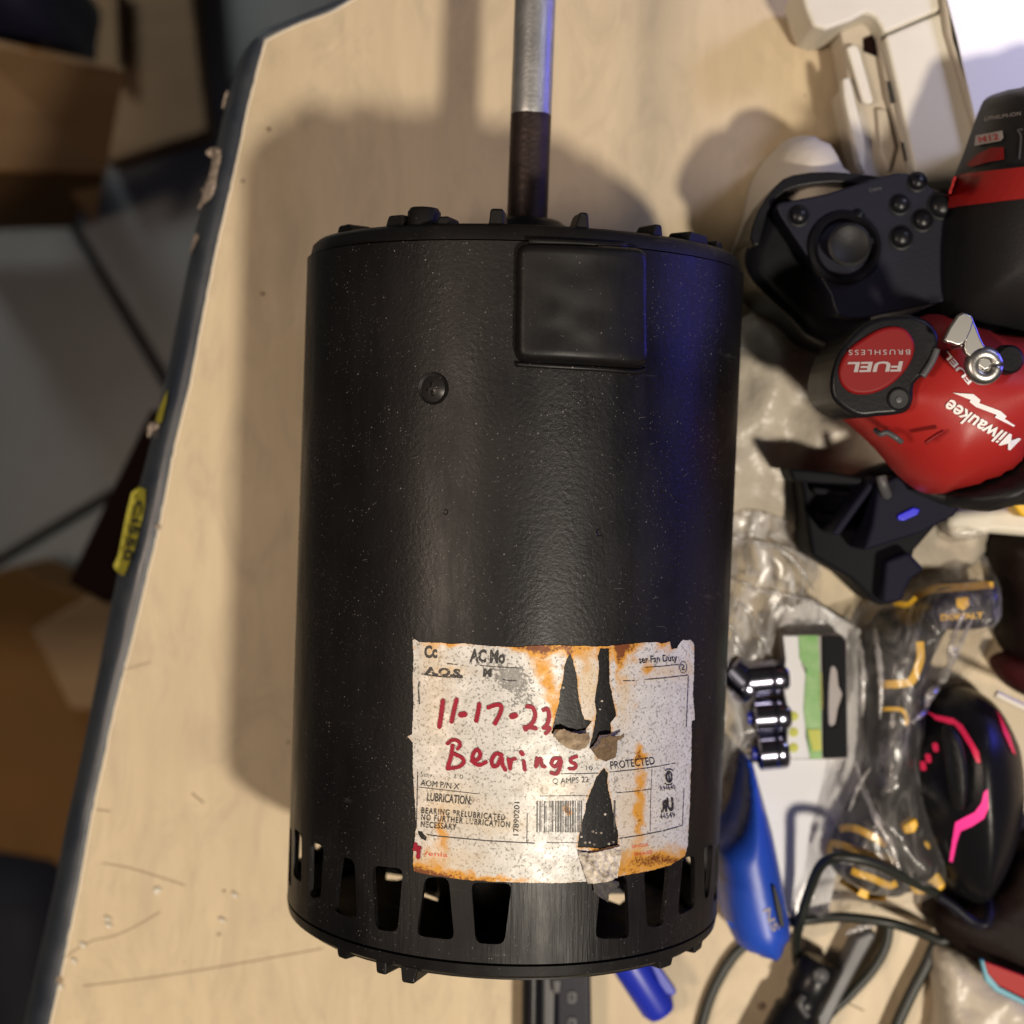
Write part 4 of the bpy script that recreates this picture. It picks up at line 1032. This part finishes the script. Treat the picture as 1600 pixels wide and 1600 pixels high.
ring_o = [(1392, 493), (1425, 492), (1452, 502), (1467, 524), (1464, 552), (1448, 582), (1430, 600), (1428, 625), (1419, 642), (1398, 648), (1372, 650), (1345, 652), (1322, 642), (1302, 622), (1299, 590), (1312, 548), (1340, 514), (1366, 498)]
ring_i = [(1398, 509), (1416, 514), (1428, 530), (1430, 548), (1422, 570), (1404, 592), (1382, 608), (1358, 616), (1334, 615), (1318, 604), (1311, 586), (1314, 566), (1328, 544), (1352, 526), (1376, 513)]
cr_ = slab('cap_ring', ring_o, capz + .001, .070, M['black'], dr, bevel=.0016, sm=3)
cc_ = slab('end_cap', ring_i, capz + .0022, capz - .003, M['redcap'], dr, bevel=.0012, sm=3)
lathe('screw_hole', P(1404, 624, capz + .0008), (0, 0, 1), [(.0006, .0036), (.0011, .0033), (.0005, .0028), (.0004, .0001)], M['dark'], cr_, n=24)
lathe('screw_hole', P(1404, 625, capz + .001), (0, 0, 1), [(0, .0010), (.0006, .0009), (.0007, 0)], M['grey'], cr_, n=12)
tube('vent_rib', [P(1464, 545, capz + .0014), P(1456, 565, capz + .0014), P(1441, 588, capz + .0014)], .0011, M['grey'], cr_)
ff = flatfn(capz + .0024)
text('cap_lettering', 'FUEL', 1411, 565, 86, 15, 181, ff, M['whitegrey'], cc_, bold=.03, shear=.25)
text('cap_lettering', 'BRUSHLESS', 1422, 546, 96, 8, 180.5, ff, M['whitegrey'], cc_, spacing=1.35)
fb = onto(bvh_of([body, grip]), .0006, .106)
text('side_lettering', 'Milwaukee', 1591, 688, 124, 22, 180 - 30, lambda x, y: fb(x, y), M['white'], body, bold=.02, shear=.25, arc=-3)
text('side_lettering', 'FUEL', 1519, 596, 60, 9, 180 - 50, fb, M['white'], body, bold=.02)
V, T, l = region([(1488, 614), (1520, 616), (1531, 625), (1529, 630), (1562, 642), (1571, 650), (1568, 654), (1584, 664), (1582, 666), (1553, 652), (1556, 648), (1524, 636), (1514, 628), (1516, 625)], step=3)
obj('lightning_bolt', [fb(x, y) for x, y in V], [t[::-1] for t in T], M['white'], body, smooth=False)
text('battery_lettering', 'LITHIUM-ION', 1541, 190, 56, 6, 9, hb, M['whitegrey'], hand, shear=.2)
V, T, l = region([(1527, 213), (1568, 205), (1570, 216), (1566, 221), (1525, 229)], step=4)
bdg = obj('badge', [hb(x, y) for x, y in V], [t[::-1] for t in T], M['whitegrey'], hand, smooth=False)
text('badge_lettering', 'M12', 1531, 224, 32, 9, 9, lambda x, y: hb(x, y) + Vector((0, 0, .0003)), M['red'], bdg, bold=.03)
V, T, l = region([(1530, 242), (1550, 232), (1570, 231), (1571, 250), (1548, 254), (1520, 262), (1512, 258)], step=4)
obj('red_flash', [hb(x, y) for x, y in V], [t[::-1] for t in T], M['redcap'], hand, smooth=False)
v, f = ribbon(smooth_loop([(1600, 203), (1592, 205), (1597, 215), (1594, 250)], 4, False), 3, hb, 4)
obj('battery_line', v, f, M['grey'], hand, smooth=False)
hole = lathe('trigger_lock', P(1575, 562, .1065), (0, 0, 1), [(-.002, .0046), (.0014, .0044), (.0022, .0036), (.0022, 0)], M['black'], dr, n=24)
tube('switch_wire', [P(1368, 672, .099), P(1376, 678, .102), P(1386, 676, .103), P(1400, 684, .104), P(1408, 690, .102)], .0009, M['grey'], dr, n=8)
tube('housing_groove', [P(1446, 692, .1068), P(1460, 682, .1070), P(1474, 674, .1068)], .0007, M['redcap'], dr, n=8)
# steel belt hook
hk = thing('belt_hook', P(1520, 540, .107), 'bent steel belt hook with a round eye on top of the red driver', 'hook')
slab('tab', [(1497, 492), (1512, 490), (1522, 500), (1512, 528), (1500, 540), (1486, 536), (1475, 530)], .1175, .1150, M['hook'], hk, bevel=.0008, sm=2)
slab('tab', [(1512, 499), (1521, 498), (1534, 530), (1552, 566), (1538, 580), (1516, 560), (1506, 545)], .1165, .1140, M['hook'], hk, bevel=.0008, sm=2)
tor = [P(1537 + 19 * math.cos(a), 571 + 19 * math.sin(a), .1150) for a in [2 * PI * k / 20 for k in range(21)]]
tube('eye', tor, .0023, M['hook'], hk, sm=0, n=10)
boxm('post', P(1500, 535, .107), (1, 0, 0), (0, 1, 0), .004, .004, .104, .1145, M['hook'], hk, bevel=.0005)
# black holster and folded tool under the driver
ht = thing('tool_holster', P(1350, 820, 0), 'black folded plastic holster with a bright blue tab below the driver', 'holster')
slab('back', [(1250, 742), (1330, 748), (1400, 720), (1500, 780), (1430, 860), (1412, 940), (1375, 948), (1330, 905), (1268, 868)], .036, .001, M['matte'], ht, bevel=.002)
slab('clip_bar', [(1232, 731), (1300, 738), (1350, 746), (1350, 758), (1290, 756), (1240, 752)], .052, .032, M['matte'], ht, bevel=.002)
slab('panel', [(1372, 758), (1400, 742), (1502, 792), (1492, 806), (1442, 832), (1348, 862), (1362, 820)], .060, .036, M['mattenavy'], ht, bevel=.0015)
slab('arm', [(1366, 742), (1376, 748), (1312, 838), (1298, 834), (1330, 790)], .056, .037, M['mattenavy'], ht, bevel=.0012)
tube('pin', [P(1377, 744, .064), P(1380, 758, .064), P(1386, 774, .060)], .0018, M['grey'], ht)
slab('blue_tab', [(1403, 805), (1428, 793), (1438, 796), (1434, 804), (1412, 814), (1403, 812)], .0612, .0595, M['lens'], ht, bevel=.0004)
slab('rib', [(1270, 760), (1345, 768), (1340, 780), (1272, 772)], .041, .036, M['matte'], ht, bevel=.001)
slab('rib', [(1276, 800), (1336, 806), (1330, 820), (1280, 812)], .041, .036, M['matte'], ht, bevel=.001)
slab('foot', [(1384, 876), (1420, 862), (1446, 890), (1424, 905), (1408, 940), (1378, 944)], .044, .037, M['mattenavy'], ht, bevel=.0015)
# battery blister card
zc = .020
bk = slab('white_leaflet', [(1224, 956), (1268, 935), (1300, 958), (1345, 985), (1350, 1180), (1320, 1300), (1292, 1440), (1236, 1444), (1206, 1300), (1176, 1192), (1222, 1190)], .008, .0074, M['paper'], None, bevel=0)
tag(bk, 'white leaflet lying under the green battery card', 'leaflet')
bc = thing('battery_pack', P(1270, 1090, .009), 'green and white battery blister card with hanging slot, four cells beside it', 'battery pack')
slab('card', [(1223, 992), (1318, 993), (1323, 1000), (1325, 1187), (1228, 1187), (1230, 1110), (1222, 1070), (1226, 1030)], zc, .0085, M['whitegrey'], bc, bevel=.0004)
def on(name, pts, m, dz_, par): return slab(name, pts, zc + dz_ + .0004, zc + dz_ - .0003, m, par, bevel=0)
on('white_strip', [(1224, 994), (1250, 994), (1252, 1040), (1262, 1060), (1258, 1150), (1266, 1185), (1230, 1185), (1232, 1110), (1224, 1070), (1228, 1030)], M['paper'], .0003, bc)
on('green_strip', [(1248, 993), (1278, 993), (1282, 1060), (1284, 1186), (1266, 1186), (1256, 1110), (1260, 1045), (1250, 1030)], M['green'], .0008, bc)
bp_ = slab('black_panel', [(1286, 994), (1317, 995), (1322, 1002), (1324, 1184), (1288, 1185)], zc + .0016, zc - .0003, M['matte'], bc, bevel=.0003,
           holes=[smooth_loop([(1298, 1045), (1304, 1042), (1311, 1052), (1313, 1075), (1319, 1088), (1312, 1110), (1308, 1134), (1300, 1137), (1295, 1128), (1295, 1080)], 2)])
on('lime_spot', [(1262, 1140), (1282, 1140), (1284, 1172), (1270, 1174)], M['lime'], .0013, bc)
for y in (1119, 1144, 1168):
    lathe('lime_spot', P(1240, y, zc + .0005), (0, 0, 1), [(0, .0018), (.0005, .0017), (.0006, 0)], M['lime'], bc, n=16)
text('card_lettering', 'RECHARGEABLE', 1280, 1052, 56, 4.5, -88, flatfn(zc + .0016), M['lime'], bc)
cells = [((1166, 1062), (1230, 1056)), ((1176, 1120), (1233, 1116)), ((1184, 1176), (1230, 1172)), ((1136, 1042), (1176, 1082))]
lab = ['shiny battery cell at the top of the row, touching the green card', 'shiny battery cell in the middle of the row beside the green card', 'shiny battery cell at the bottom of the row beside the green card', 'shiny battery cell lying at an angle next to the motor side']
for i, (a, b) in enumerate(cells):
    A_, B_ = P(a[0], a[1], .0155), P(b[0], b[1], .0155)
    t = thing('battery', ((A_ + B_) / 2)[:2] + (.009,) if False else tuple(((A_ + B_) / 2).to_tuple()[:2]) + (.009,), lab[i], 'battery', 'battery cells beside the green card')
    ax = B_ - A_; L_ = ax.length
    lathe('casing', A_, ax, [(0, .0055), (.0006, .0066), (L_ * .55, .0066), (L_ * .56, .0064), (L_ * .6, .0066), (L_ - .001, .0066), (L_, .0058), (L_, 0)], M['chrome'], t, n=32)
    lathe('terminal', A_ - ax.normalized() * .002, ax, [(0, 0), (0, .0024), (.0022, .0024)], M['blue2'], t, n=20)
# blue handled tool
bt_ = thing('blue_utility_knife', P(1180, 1360, 0), 'blue plastic utility knife lying right of the motor', 'knife')
bb2 = [(1170, 1190), (1178, 1200), (1188, 1240), (1208, 1310), (1226, 1398), (1234, 1442), (1234, 1462), (1226, 1470), (1222, 1488), (1208, 1499), (1186, 1492), (1152, 1476), (1134, 1430), (1122, 1370), (1118, 1322), (1142, 1296), (1158, 1260), (1165, 1220)]
bbody = pillow('handle', bb2, .040, .002, M['blue'], bt_, w=.010, rise=.016, step=.002, sm=2)
bf = onto(bvh_of(bbody), .0004, .04)
slab('slider_slot', [(1207, 1384), (1212, 1386), (1222, 1420), (1226, 1448), (1220, 1450), (1213, 1420)], .0405, .038, M['dark'], bt_, bevel=.0003)
text('handle_mark', 'NS', 1192, 1422, 38, 11, -66, bf, M['whitegrey'], bt_, bold=.02)
# blue marker under the motor edge
mk = thing('blue_marker', P(1010, 1550, 0), 'blue marker pen with a clip poking out below the motor', 'marker')
a, b = P(975, 1490, .008), P(1036, 1586, .008)
lathe('barrel', a, b - a, [(0, .007), ((b - a).length * .85, .0066), ((b - a).length * .97, .0052), ((b - a).length, .002), ((b - a).length, 0)], M['blue2'], mk, n=28)
slab('clip', [(1008, 1492), (1022, 1498), (1058, 1550), (1052, 1558), (1040, 1554), (1030, 1540)], .016, .011, M['blue2'], mk, bevel=.0008)
# black strap with eyelets under the motor
ws = thing('watch_strap', P(870, 1570, 0), 'black strap with two pale oval holes, poking out below the motor', 'strap')
slab('band', [(868, 1510), (923, 1510), (926, 1680), (868, 1680)], .012, .003, M['navy'], ws, bevel=.0015)
slab('roll', [(816, 1510), (848, 1510), (846, 1680), (814, 1680)], .014, .001, M['black'], ws, bevel=.004)
slab('joint', [(846, 1510), (870, 1510), (866, 1680), (846, 1680)], .010, .001, M['grey'], ws, bevel=.0015)
slab('buckle', [(862, 1530), (878, 1530), (876, 1552), (864, 1556)], .0135, .010, M['grey'], ws, bevel=.001)
for y in (1559, 1600):
    slab('eyelet', rounded([(886, y - 10), (902, y - 10), (901, y + 10), (886, y + 10)], 6), .0128, .0118, M['grey'], ws, bevel=.0004)
    text('eyelet_mark', '8', 890, y + 5, 7, 10, 0, flatfn(.0131), M['navy'], ws)
# gaming mouse
gm = thing('gaming_mouse', P(1510, 1240, 0), 'black gaming mouse with glowing pink stripes', 'mouse')
ms = [(1476, 1088), (1500, 1078), (1530, 1084), (1556, 1104), (1578, 1140), (1590, 1190), (1592, 1250), (1582, 1310), (1560, 1366), (1532, 1406), (1498, 1404), (1472, 1380), (1446, 1330), (1424, 1262), (1419, 1200), (1428, 1146), (1448, 1106)]
ms = [(1419 + (x - 1419) * 1.03, y) for x, y in ms]
mb = pillow('shell', ms, .048, .004, M['black'], gm, w=.034, rise=.034, step=.0024, sm=4)
mf = onto(bvh_of(mb), .0006, .04)
def decal(name, pts, m, par, fn, st=3): 
    V, T, l = region(pts, step=st); return obj(name, [fn(x, y) for x, y in V], [t[::-1] for t in T], m, par)
decal('light_strip', [(1538, 1236), (1543, 1232), (1545, 1262), (1538, 1278), (1520, 1290), (1502, 1298), (1496, 1316), (1490, 1346), (1485, 1344), (1490, 1310), (1494, 1284), (1505, 1278), (1524, 1268), (1534, 1254)], M['led'], mb, mf)
decal('light_strip', [(1449, 1114), (1462, 1118), (1490, 1124), (1504, 1134), (1514, 1150), (1530, 1176), (1533, 1192), (1527, 1192), (1516, 1168), (1502, 1146), (1492, 1134), (1464, 1126)], M['led2'], mb, mf)
for x, y in ((1444, 1197), (1452, 1185), (1463, 1168), (1481, 1170)):
    decal('light_dot', rounded([(x - 5, y - 7), (x + 4, y - 7), (x + 6, y + 7), (x - 3, y + 7)], 4), M['led2'], mb, mf)
decal('light_strip', [(1556, 1110), (1576, 1150), (1585, 1180), (1580, 1176), (1566, 1146)], M['led2'], mb, mf)
pillow('wheel_ridge', [(1478, 1140), (1500, 1150), (1512, 1200), (1508, 1260), (1494, 1262), (1484, 1210)], .0505, .04, M['rubber'], gm, w=.006, rise=.006, step=.002)
tube('side_button', [P(1566, 1330, .032), P(1558, 1350, .030), P(1548, 1372, .027)], .0020, M['grey'], gm)
tube('side_button', [P(1576, 1222, .036), P(1577, 1234, .036)], .0022, M['grey'], gm)
lathe('side_light', P(1567, 1334, .034), (.4, 0, 1), [(0, .0022), (.0014, .0019), (.0018, 0)], M['led'], gm, n=14)
lathe('side_light', P(1566, 1310, .036), (.4, 0, 1), [(0, .0018), (.0012, .0015), (.0015, 0)], M['blue'], gm, n=14)
# black and yellow work gloves in a clear bag
gv = thing('work_glove', P(1400, 1150, 0), 'black glove with yellow knuckle stripes packed in the clear bag', 'glove')
ga = pillow('palm', [(1390, 962), (1440, 952), (1500, 945), (1470, 1000), (1440, 1080), (1425, 1180), (1440, 1280), (1470, 1350), (1430, 1392), (1380, 1400), (1330, 1380), (1300, 1350), (1318, 1290), (1352, 1220), (1360, 1120), (1360, 1020)],
            .030, .001, M['rubber'], gv, w=.012, rise=.014, step=.0025, amp=.003, freq=60)
gb_ = pillow('cuff', [(1462, 925), (1500, 915), (1552, 912), (1560, 940), (1552, 976), (1500, 985), (1460, 978), (1440, 955)], .034, .01, M['navy'], gv, w=.006, rise=.008, step=.0025)
gf = onto(bvh_of([ga, gb_]), .0006, .03)
def ystripe(pts, w, par=gv, m='yellow', name='yellow_stripe'):
    v, f = ribbon(smooth_loop(pts, 5, False), w, gf, 3); obj(name, v, f, M[m], par)
ystripe([(1396, 944), (1420, 946), (1440, 930), (1462, 922), (1500, 920), (1552, 915)], 12)
ystripe([(1436, 1002), (1436, 1030), (1424, 1062), (1410, 1068), (1378, 1069)], 12)
ystripe([(1380, 1108), (1408, 1108), (1416, 1122), (1414, 1132)], 6)
ystripe([(1314, 1296), (1334, 1294), (1356, 1302), (1384, 1320)], 11)
ystripe([(1298, 1336), (1298, 1320), (1312, 1320), (1350, 1332), (1388, 1344), (1402, 1358)], 11)
ystripe([(1332, 1360), (1360, 1370), (1388, 1382), (1400, 1378)], 10)
ystripe([(1314, 1374), (1336, 1388), (1352, 1398), (1384, 1402)], 12)
slab('yellow_patch', [(1424, 1326), (1446, 1312), (1456, 1320), (1452, 1340), (1466, 1362), (1480, 1384), (1470, 1396), (1430, 1400), (1418, 1380)], .026, .010, M['yellow'], gv, bevel=.002)
slab('yellow_patch', [(1410, 1290), (1432, 1278), (1436, 1290), (1430, 1302), (1414, 1304)], .032, .020, M['yellow'], gv, bevel=.001)
decal('logo_block', [(1494, 936), (1512, 934), (1514, 946), (1504, 954), (1494, 948)], M['yellow'], gb_, gf)
text('logo_lettering', 'DEWALT', 1470, 968, 66, 8, 3, gf, M['yellow'], gb_, bold=.04)
# cables
def cable(name, pts, r, m, label, z=.004, zs=None):
    p = [P(x, y, (zs[i] if zs else z)) for i, (x, y) in enumerate(pts)]
    o = tube(name, p, r, m, None, n=12, sm=8); return tag(o, label, 'cable')
cable('cable', [(1234, 1441), (1270, 1436), (1320, 1433), (1390, 1442), (1440, 1458), (1472, 1470), (1494, 1455), (1494, 1425), (1470, 1400), (1420, 1374), (1370, 1350), (1330, 1340), (1300, 1341), (1280, 1356), (1262, 1400), (1250, 1440), (1244, 1470), (1246, 1505)], .0019, M['cable'],
      'thin black cable looping over the clear bag', zs=[.012, .012, .014, .016, .012, .010, .012, .018, .024, .032, .038, .040, .038, .030, .022, .018, .012, .004])
cable('cable', [(1172, 1470), (1150, 1488), (1128, 1520), (1108, 1562), (1092, 1620), (1080, 1700)], .0021, M['cable'], 'black cable running down from under the blue knife', z=.0022)
cable('cable', [(1389, 1446), (1384, 1478), (1364, 1514), (1330, 1552), (1290, 1592), (1250, 1660)], .0019, M['cable'], 'black cable curving down between the bag and the pen', z=.005)
cable('cable', [(1462, 1474), (1446, 1510), (1424, 1552), (1400, 1604), (1370, 1680)], .0023, M['cable'], 'black cable running straight down from the dark pouch', z=.006)
cable('cable', [(1466, 1400), (1490, 1416), (1520, 1440), (1540, 1444), (1546, 1426), (1542, 1400)], .0018, M['navy'], 'dark blue mouse cable curving from the mouse tail', zs=[.026, .027, .028, .029, .026, .016])
# black pen and grey stick at the bottom
ic = thing('black_torch', P(1250, 1560, 0), 'glossy black torch end lying at the bottom edge', 'torch')
a, b = P(1284, 1500, .012), P(1196, 1690, .012); L_ = (b - a).length
lathe('barrel', a, b - a, [(0, 0), (0, .0062), (.002, .0080), (.012, .0082), (.014, .0072), (.019, .0072), (.021, .0088), (L_, .0105)], M['black'], ic, n=36)
lathe('button', P(1282, 1524, .0195), (0, 0, 1), [(0, .0032), (.0014, .0028), (.0022, .0014), (.0023, 0)], M['grey'], ic, n=20)
tube('clip', [P(1256, 1556, .021), P(1250, 1570, .022), P(1262, 1588, .021)], .0012, M['grey'], ic)
gs = slab('grey_stick', [(1338, 1464), (1362, 1452), (1372, 1462), (1350, 1500), (1318, 1560), (1290, 1620), (1240, 1700), (1200, 1700), (1280, 1580), (1316, 1510)], .012, .002, M['grey'], None, bevel=.002)
tag(gs, 'dark grey plastic stick beside the black torch', 'stick')
# dark pouch at the lower right, wrapped pack, right edge clutter
po = pillow('dark_pouch', [(1450, 1436), (1470, 1400), (1500, 1402), (1560, 1380), (1596, 1320), (1700, 1280), (1740, 1560), (1640, 1570), (1560, 1520), (1500, 1490)], .022, .001, M['darkbrown'], None, w=.012, rise=.012, step=.003, amp=.001)
tag(po, 'dark brown pouch under the mouse at the lower right', 'pouch')
wp = pillow('crumpled_wrapper', [(1462, 1484), (1510, 1492), (1570, 1524), (1660, 1580), (1660, 1700), (1470, 1700), (1468, 1580)], .024, .001, M['bagm'], None, w=.014, rise=.014, step=.0025, amp=.007, freq=60)
tag(wp, 'crumpled pale wrapper in the bottom right corner', 'wrapper')
pk = thing('snack_pack', P(1580, 1540, .02), 'red and blue printed pack at the bottom right edge', 'packet')
slab('label', [(1538, 1502), (1560, 1510), (1640, 1540), (1640, 1580), (1560, 1540), (1544, 1522)], .030, .027, M['redlabel'], pk, bevel=.0005)
slab('label_border', [(1532, 1500), (1538, 1500), (1546, 1522), (1562, 1542), (1640, 1582), (1640, 1590), (1556, 1550), (1540, 1534)], .0295, .027, M['cyan'], pk, bevel=.0005)
dp = pillow('leather_pouch', [(1548, 838), (1600, 828), (1720, 830), (1720, 1020), (1620, 1040), (1575, 1010), (1568, 940), (1560, 890)], .030, .001, M['darkbrown'], None, w=.014, rise=.018, step=.003, amp=.004, freq=50)
tag(dp, 'dark brown leather pouch at the right edge, right of the clear bag', 'pouch')
mc = pillow('maroon_cloth', [(1566, 1034), (1610, 1024), (1720, 1030), (1720, 1100), (1640, 1100), (1600, 1086), (1574, 1062)], .026, .001, M['maroon'], None, w=.010, rise=.012, step=.003, amp=.003, freq=60)
tag(mc, 'folded maroon cloth at the right edge above the mouse', 'cloth')
cable('cord', [(1556, 1084), (1580, 1096), (1610, 1110), (1680, 1140)], .0014, M['cream'], 'pale cord crossing below the maroon cloth', z=.032)
cs_ = slab('cream_tray', [(1478, 806), (1500, 798), (1580, 792), (1720, 740), (1720, 850), (1600, 838), (1550, 834), (1520, 842), (1486, 842)], .034, .002, M['cream'], None, bevel=.003)
tag(cs_, 'cream plastic tray edge just below the driver nose', 'tray')
yb = slab('yellow_knob', [(1582, 786), (1594, 780), (1640, 790), (1640, 812), (1598, 808), (1590, 798)], .046, .034, M['yellow'], None, bevel=.002)
tag(yb, 'small yellow knob on the cream tray at the right edge', 'knob')

# clear film bags, draped over what lies under them
def drape(name, pts, under, m, z0, amp, freq, label, cat, step=.0019, edge=.012, seed=0, lift=.003):
    poly = ccw(px_poly(pts, .02, 4)); V, T, loops = region(poly, step=step)
    d = bdist(V, loops); bv = bvh_of(under)
    base = []
    for x, y in V:
        h = bv.ray_cast(Vector((x, y, .3)), Vector((0, 0, -1)))
        base.append(max(h[0].z if h[0] is not None else 0, 0))
    base = np.array(base)
    # sag between supports
    nb = [[] for _ in V]
    for t in T:
        for i in range(3): nb[t[i]] += [t[(i + 1) % 3], t[(i + 2) % 3]]
    z = base.copy()
    for it in range(14):
        z = np.array([max(base[i], float(np.mean(z[nb[i]])) if nb[i] else z[i]) for i in range(len(z))])
    out = []
    for (x, y), zz, dd in zip(V, z, d):
        e = min(1, dd / edge); q = Vector((x * freq * 1.3 + .6 * noise.noise((x * 25, y * 25, 8)), y * freq * .6, seed))
        r1 = 1 - abs(noise.noise(q)) * 2.6; r2 = 1 - abs(noise.noise(q * 2.3 + Vector((3, 1, 0)))) * 2.6; r3 = 1 - abs(noise.noise(q * 5.1 + Vector((3, 1, 0)))) * 2.6
        out.append((x, y, max(zz, z0 * e) + lift + amp * e * (.8 * max(0, r1) ** 3 + .35 * max(0, r2) ** 3 + .08 * max(0, r3) ** 3)))
    o = obj(name, out, T, m); return tag(o, label, cat)
drape('clear_bag', [(1300, 1000), (1340, 960), (1400, 930), (1440, 880), (1470, 830), (1500, 825), (1548, 850), (1570, 900), (1572, 960), (1562, 1030), (1520, 1080), (1470, 1090), (1440, 1120), (1440, 1260), (1470, 1360), (1440, 1400), (1370, 1420), (1330, 1470), (1270, 1480), (1240, 1440), (1270, 1380), (1290, 1290), (1310, 1180), (1330, 1080)],
      [ga, gb_, bk, cs_], M['film'], .014, .0065, 24, 'clear crinkled plastic bag over the black and yellow glove', 'bag', seed=1)
drape('clear_wrapper', [(1110, 850), (1160, 800), (1220, 810), (1270, 840), (1300, 900), (1290, 950), (1310, 980), (1260, 1000), (1232, 1060), (1240, 1130), (1225, 1190), (1170, 1210), (1150, 1290), (1110, 1300), (1060, 1250), (1060, 950)],
      [cb, bk], M['film2'], .012, .0065, 27, 'clear crinkled wrapper between the motor and the battery card', 'wrapper', seed=5)

def highlight_fold(pts, w, par, z=.036):  # pale strand along a crease, shaped to stand in for a highlight
    b_ = onto(bvh_of([par]), .001, z)
    p = [b_(x, y) for x, y in smooth_loop(pts, 5, False)]
    tube('highlight_fold', p, (lambda t: w * (.35 + .65 * math.sin(PI * t)) * (1 + .25 * math.sin(t * 40))), M['highlight_fold'], par, n=8, sm=0)
cbag = [o for o in bpy.data.objects if o.name == 'clear_bag'][0]; cwr = [o for o in bpy.data.objects if o.name == 'clear_wrapper'][0]
for pts, w in (([(1371, 984), (1376, 1020), (1380, 1062), (1379, 1122)], .0012), ([(1503, 960), (1490, 990), (1484, 1030), (1462, 1072), (1440, 1110), (1422, 1128)], .0016), ([(1340, 1190), (1355, 1240), (1376, 1290), (1392, 1320), (1402, 1350), (1412, 1374)], .0013),
               ([(1520, 965), (1500, 1000), (1488, 1034)], .001), ([(1345, 1000), (1352, 1060), (1350, 1120)], .0014), ([(1290, 1340), (1320, 1344), (1336, 1352)], .0012), ([(1320, 1460), (1345, 1450), (1366, 1446)], .0012), ([(1330, 1270), (1345, 1230), (1364, 1200)], .0008)):
    highlight_fold(pts, w, cbag)
for pts, w in (([(1150, 940), (1172, 960), (1190, 1000), (1204, 1034)], .0012), ([(1138, 970), (1148, 1000), (1160, 1020)], .0012), ([(1130, 830), (1180, 850), (1230, 860), (1262, 880)], .0009), ([(1140, 900), (1180, 920), (1230, 930), (1290, 950)], .0009), ([(1200, 850), (1240, 880), (1268, 920)], .0008)):
    highlight_fold(pts, w, cwr)

random.seed(23)
vv = []
for i in range(46):
    x = random.gauss(800, 60) if i < 22 else random.uniform(520, 1090); y = random.uniform(1395, 1490) if i < 22 else random.uniform(620, 985)
    if y > 1370 and (x < 815 or x > 915): x = random.uniform(815, 915)
    a = math.radians(random.gauss(80 if i < 22 else 20, 18)); L_ = random.uniform(3, 13); w = random.uniform(.35, .9)
    vv.append(ribbon([(x, y), (x + math.cos(a) * L_, y - math.sin(a) * L_)], w, skin(.00005 + .000004 * i), 4))
v, f = join(vv)
o = obj('scuffs', v, f, mat('scuffed_paint', (0.085, 0.08, 0.075), .6), motor, smooth=False); o['kind'] = 'stuff'
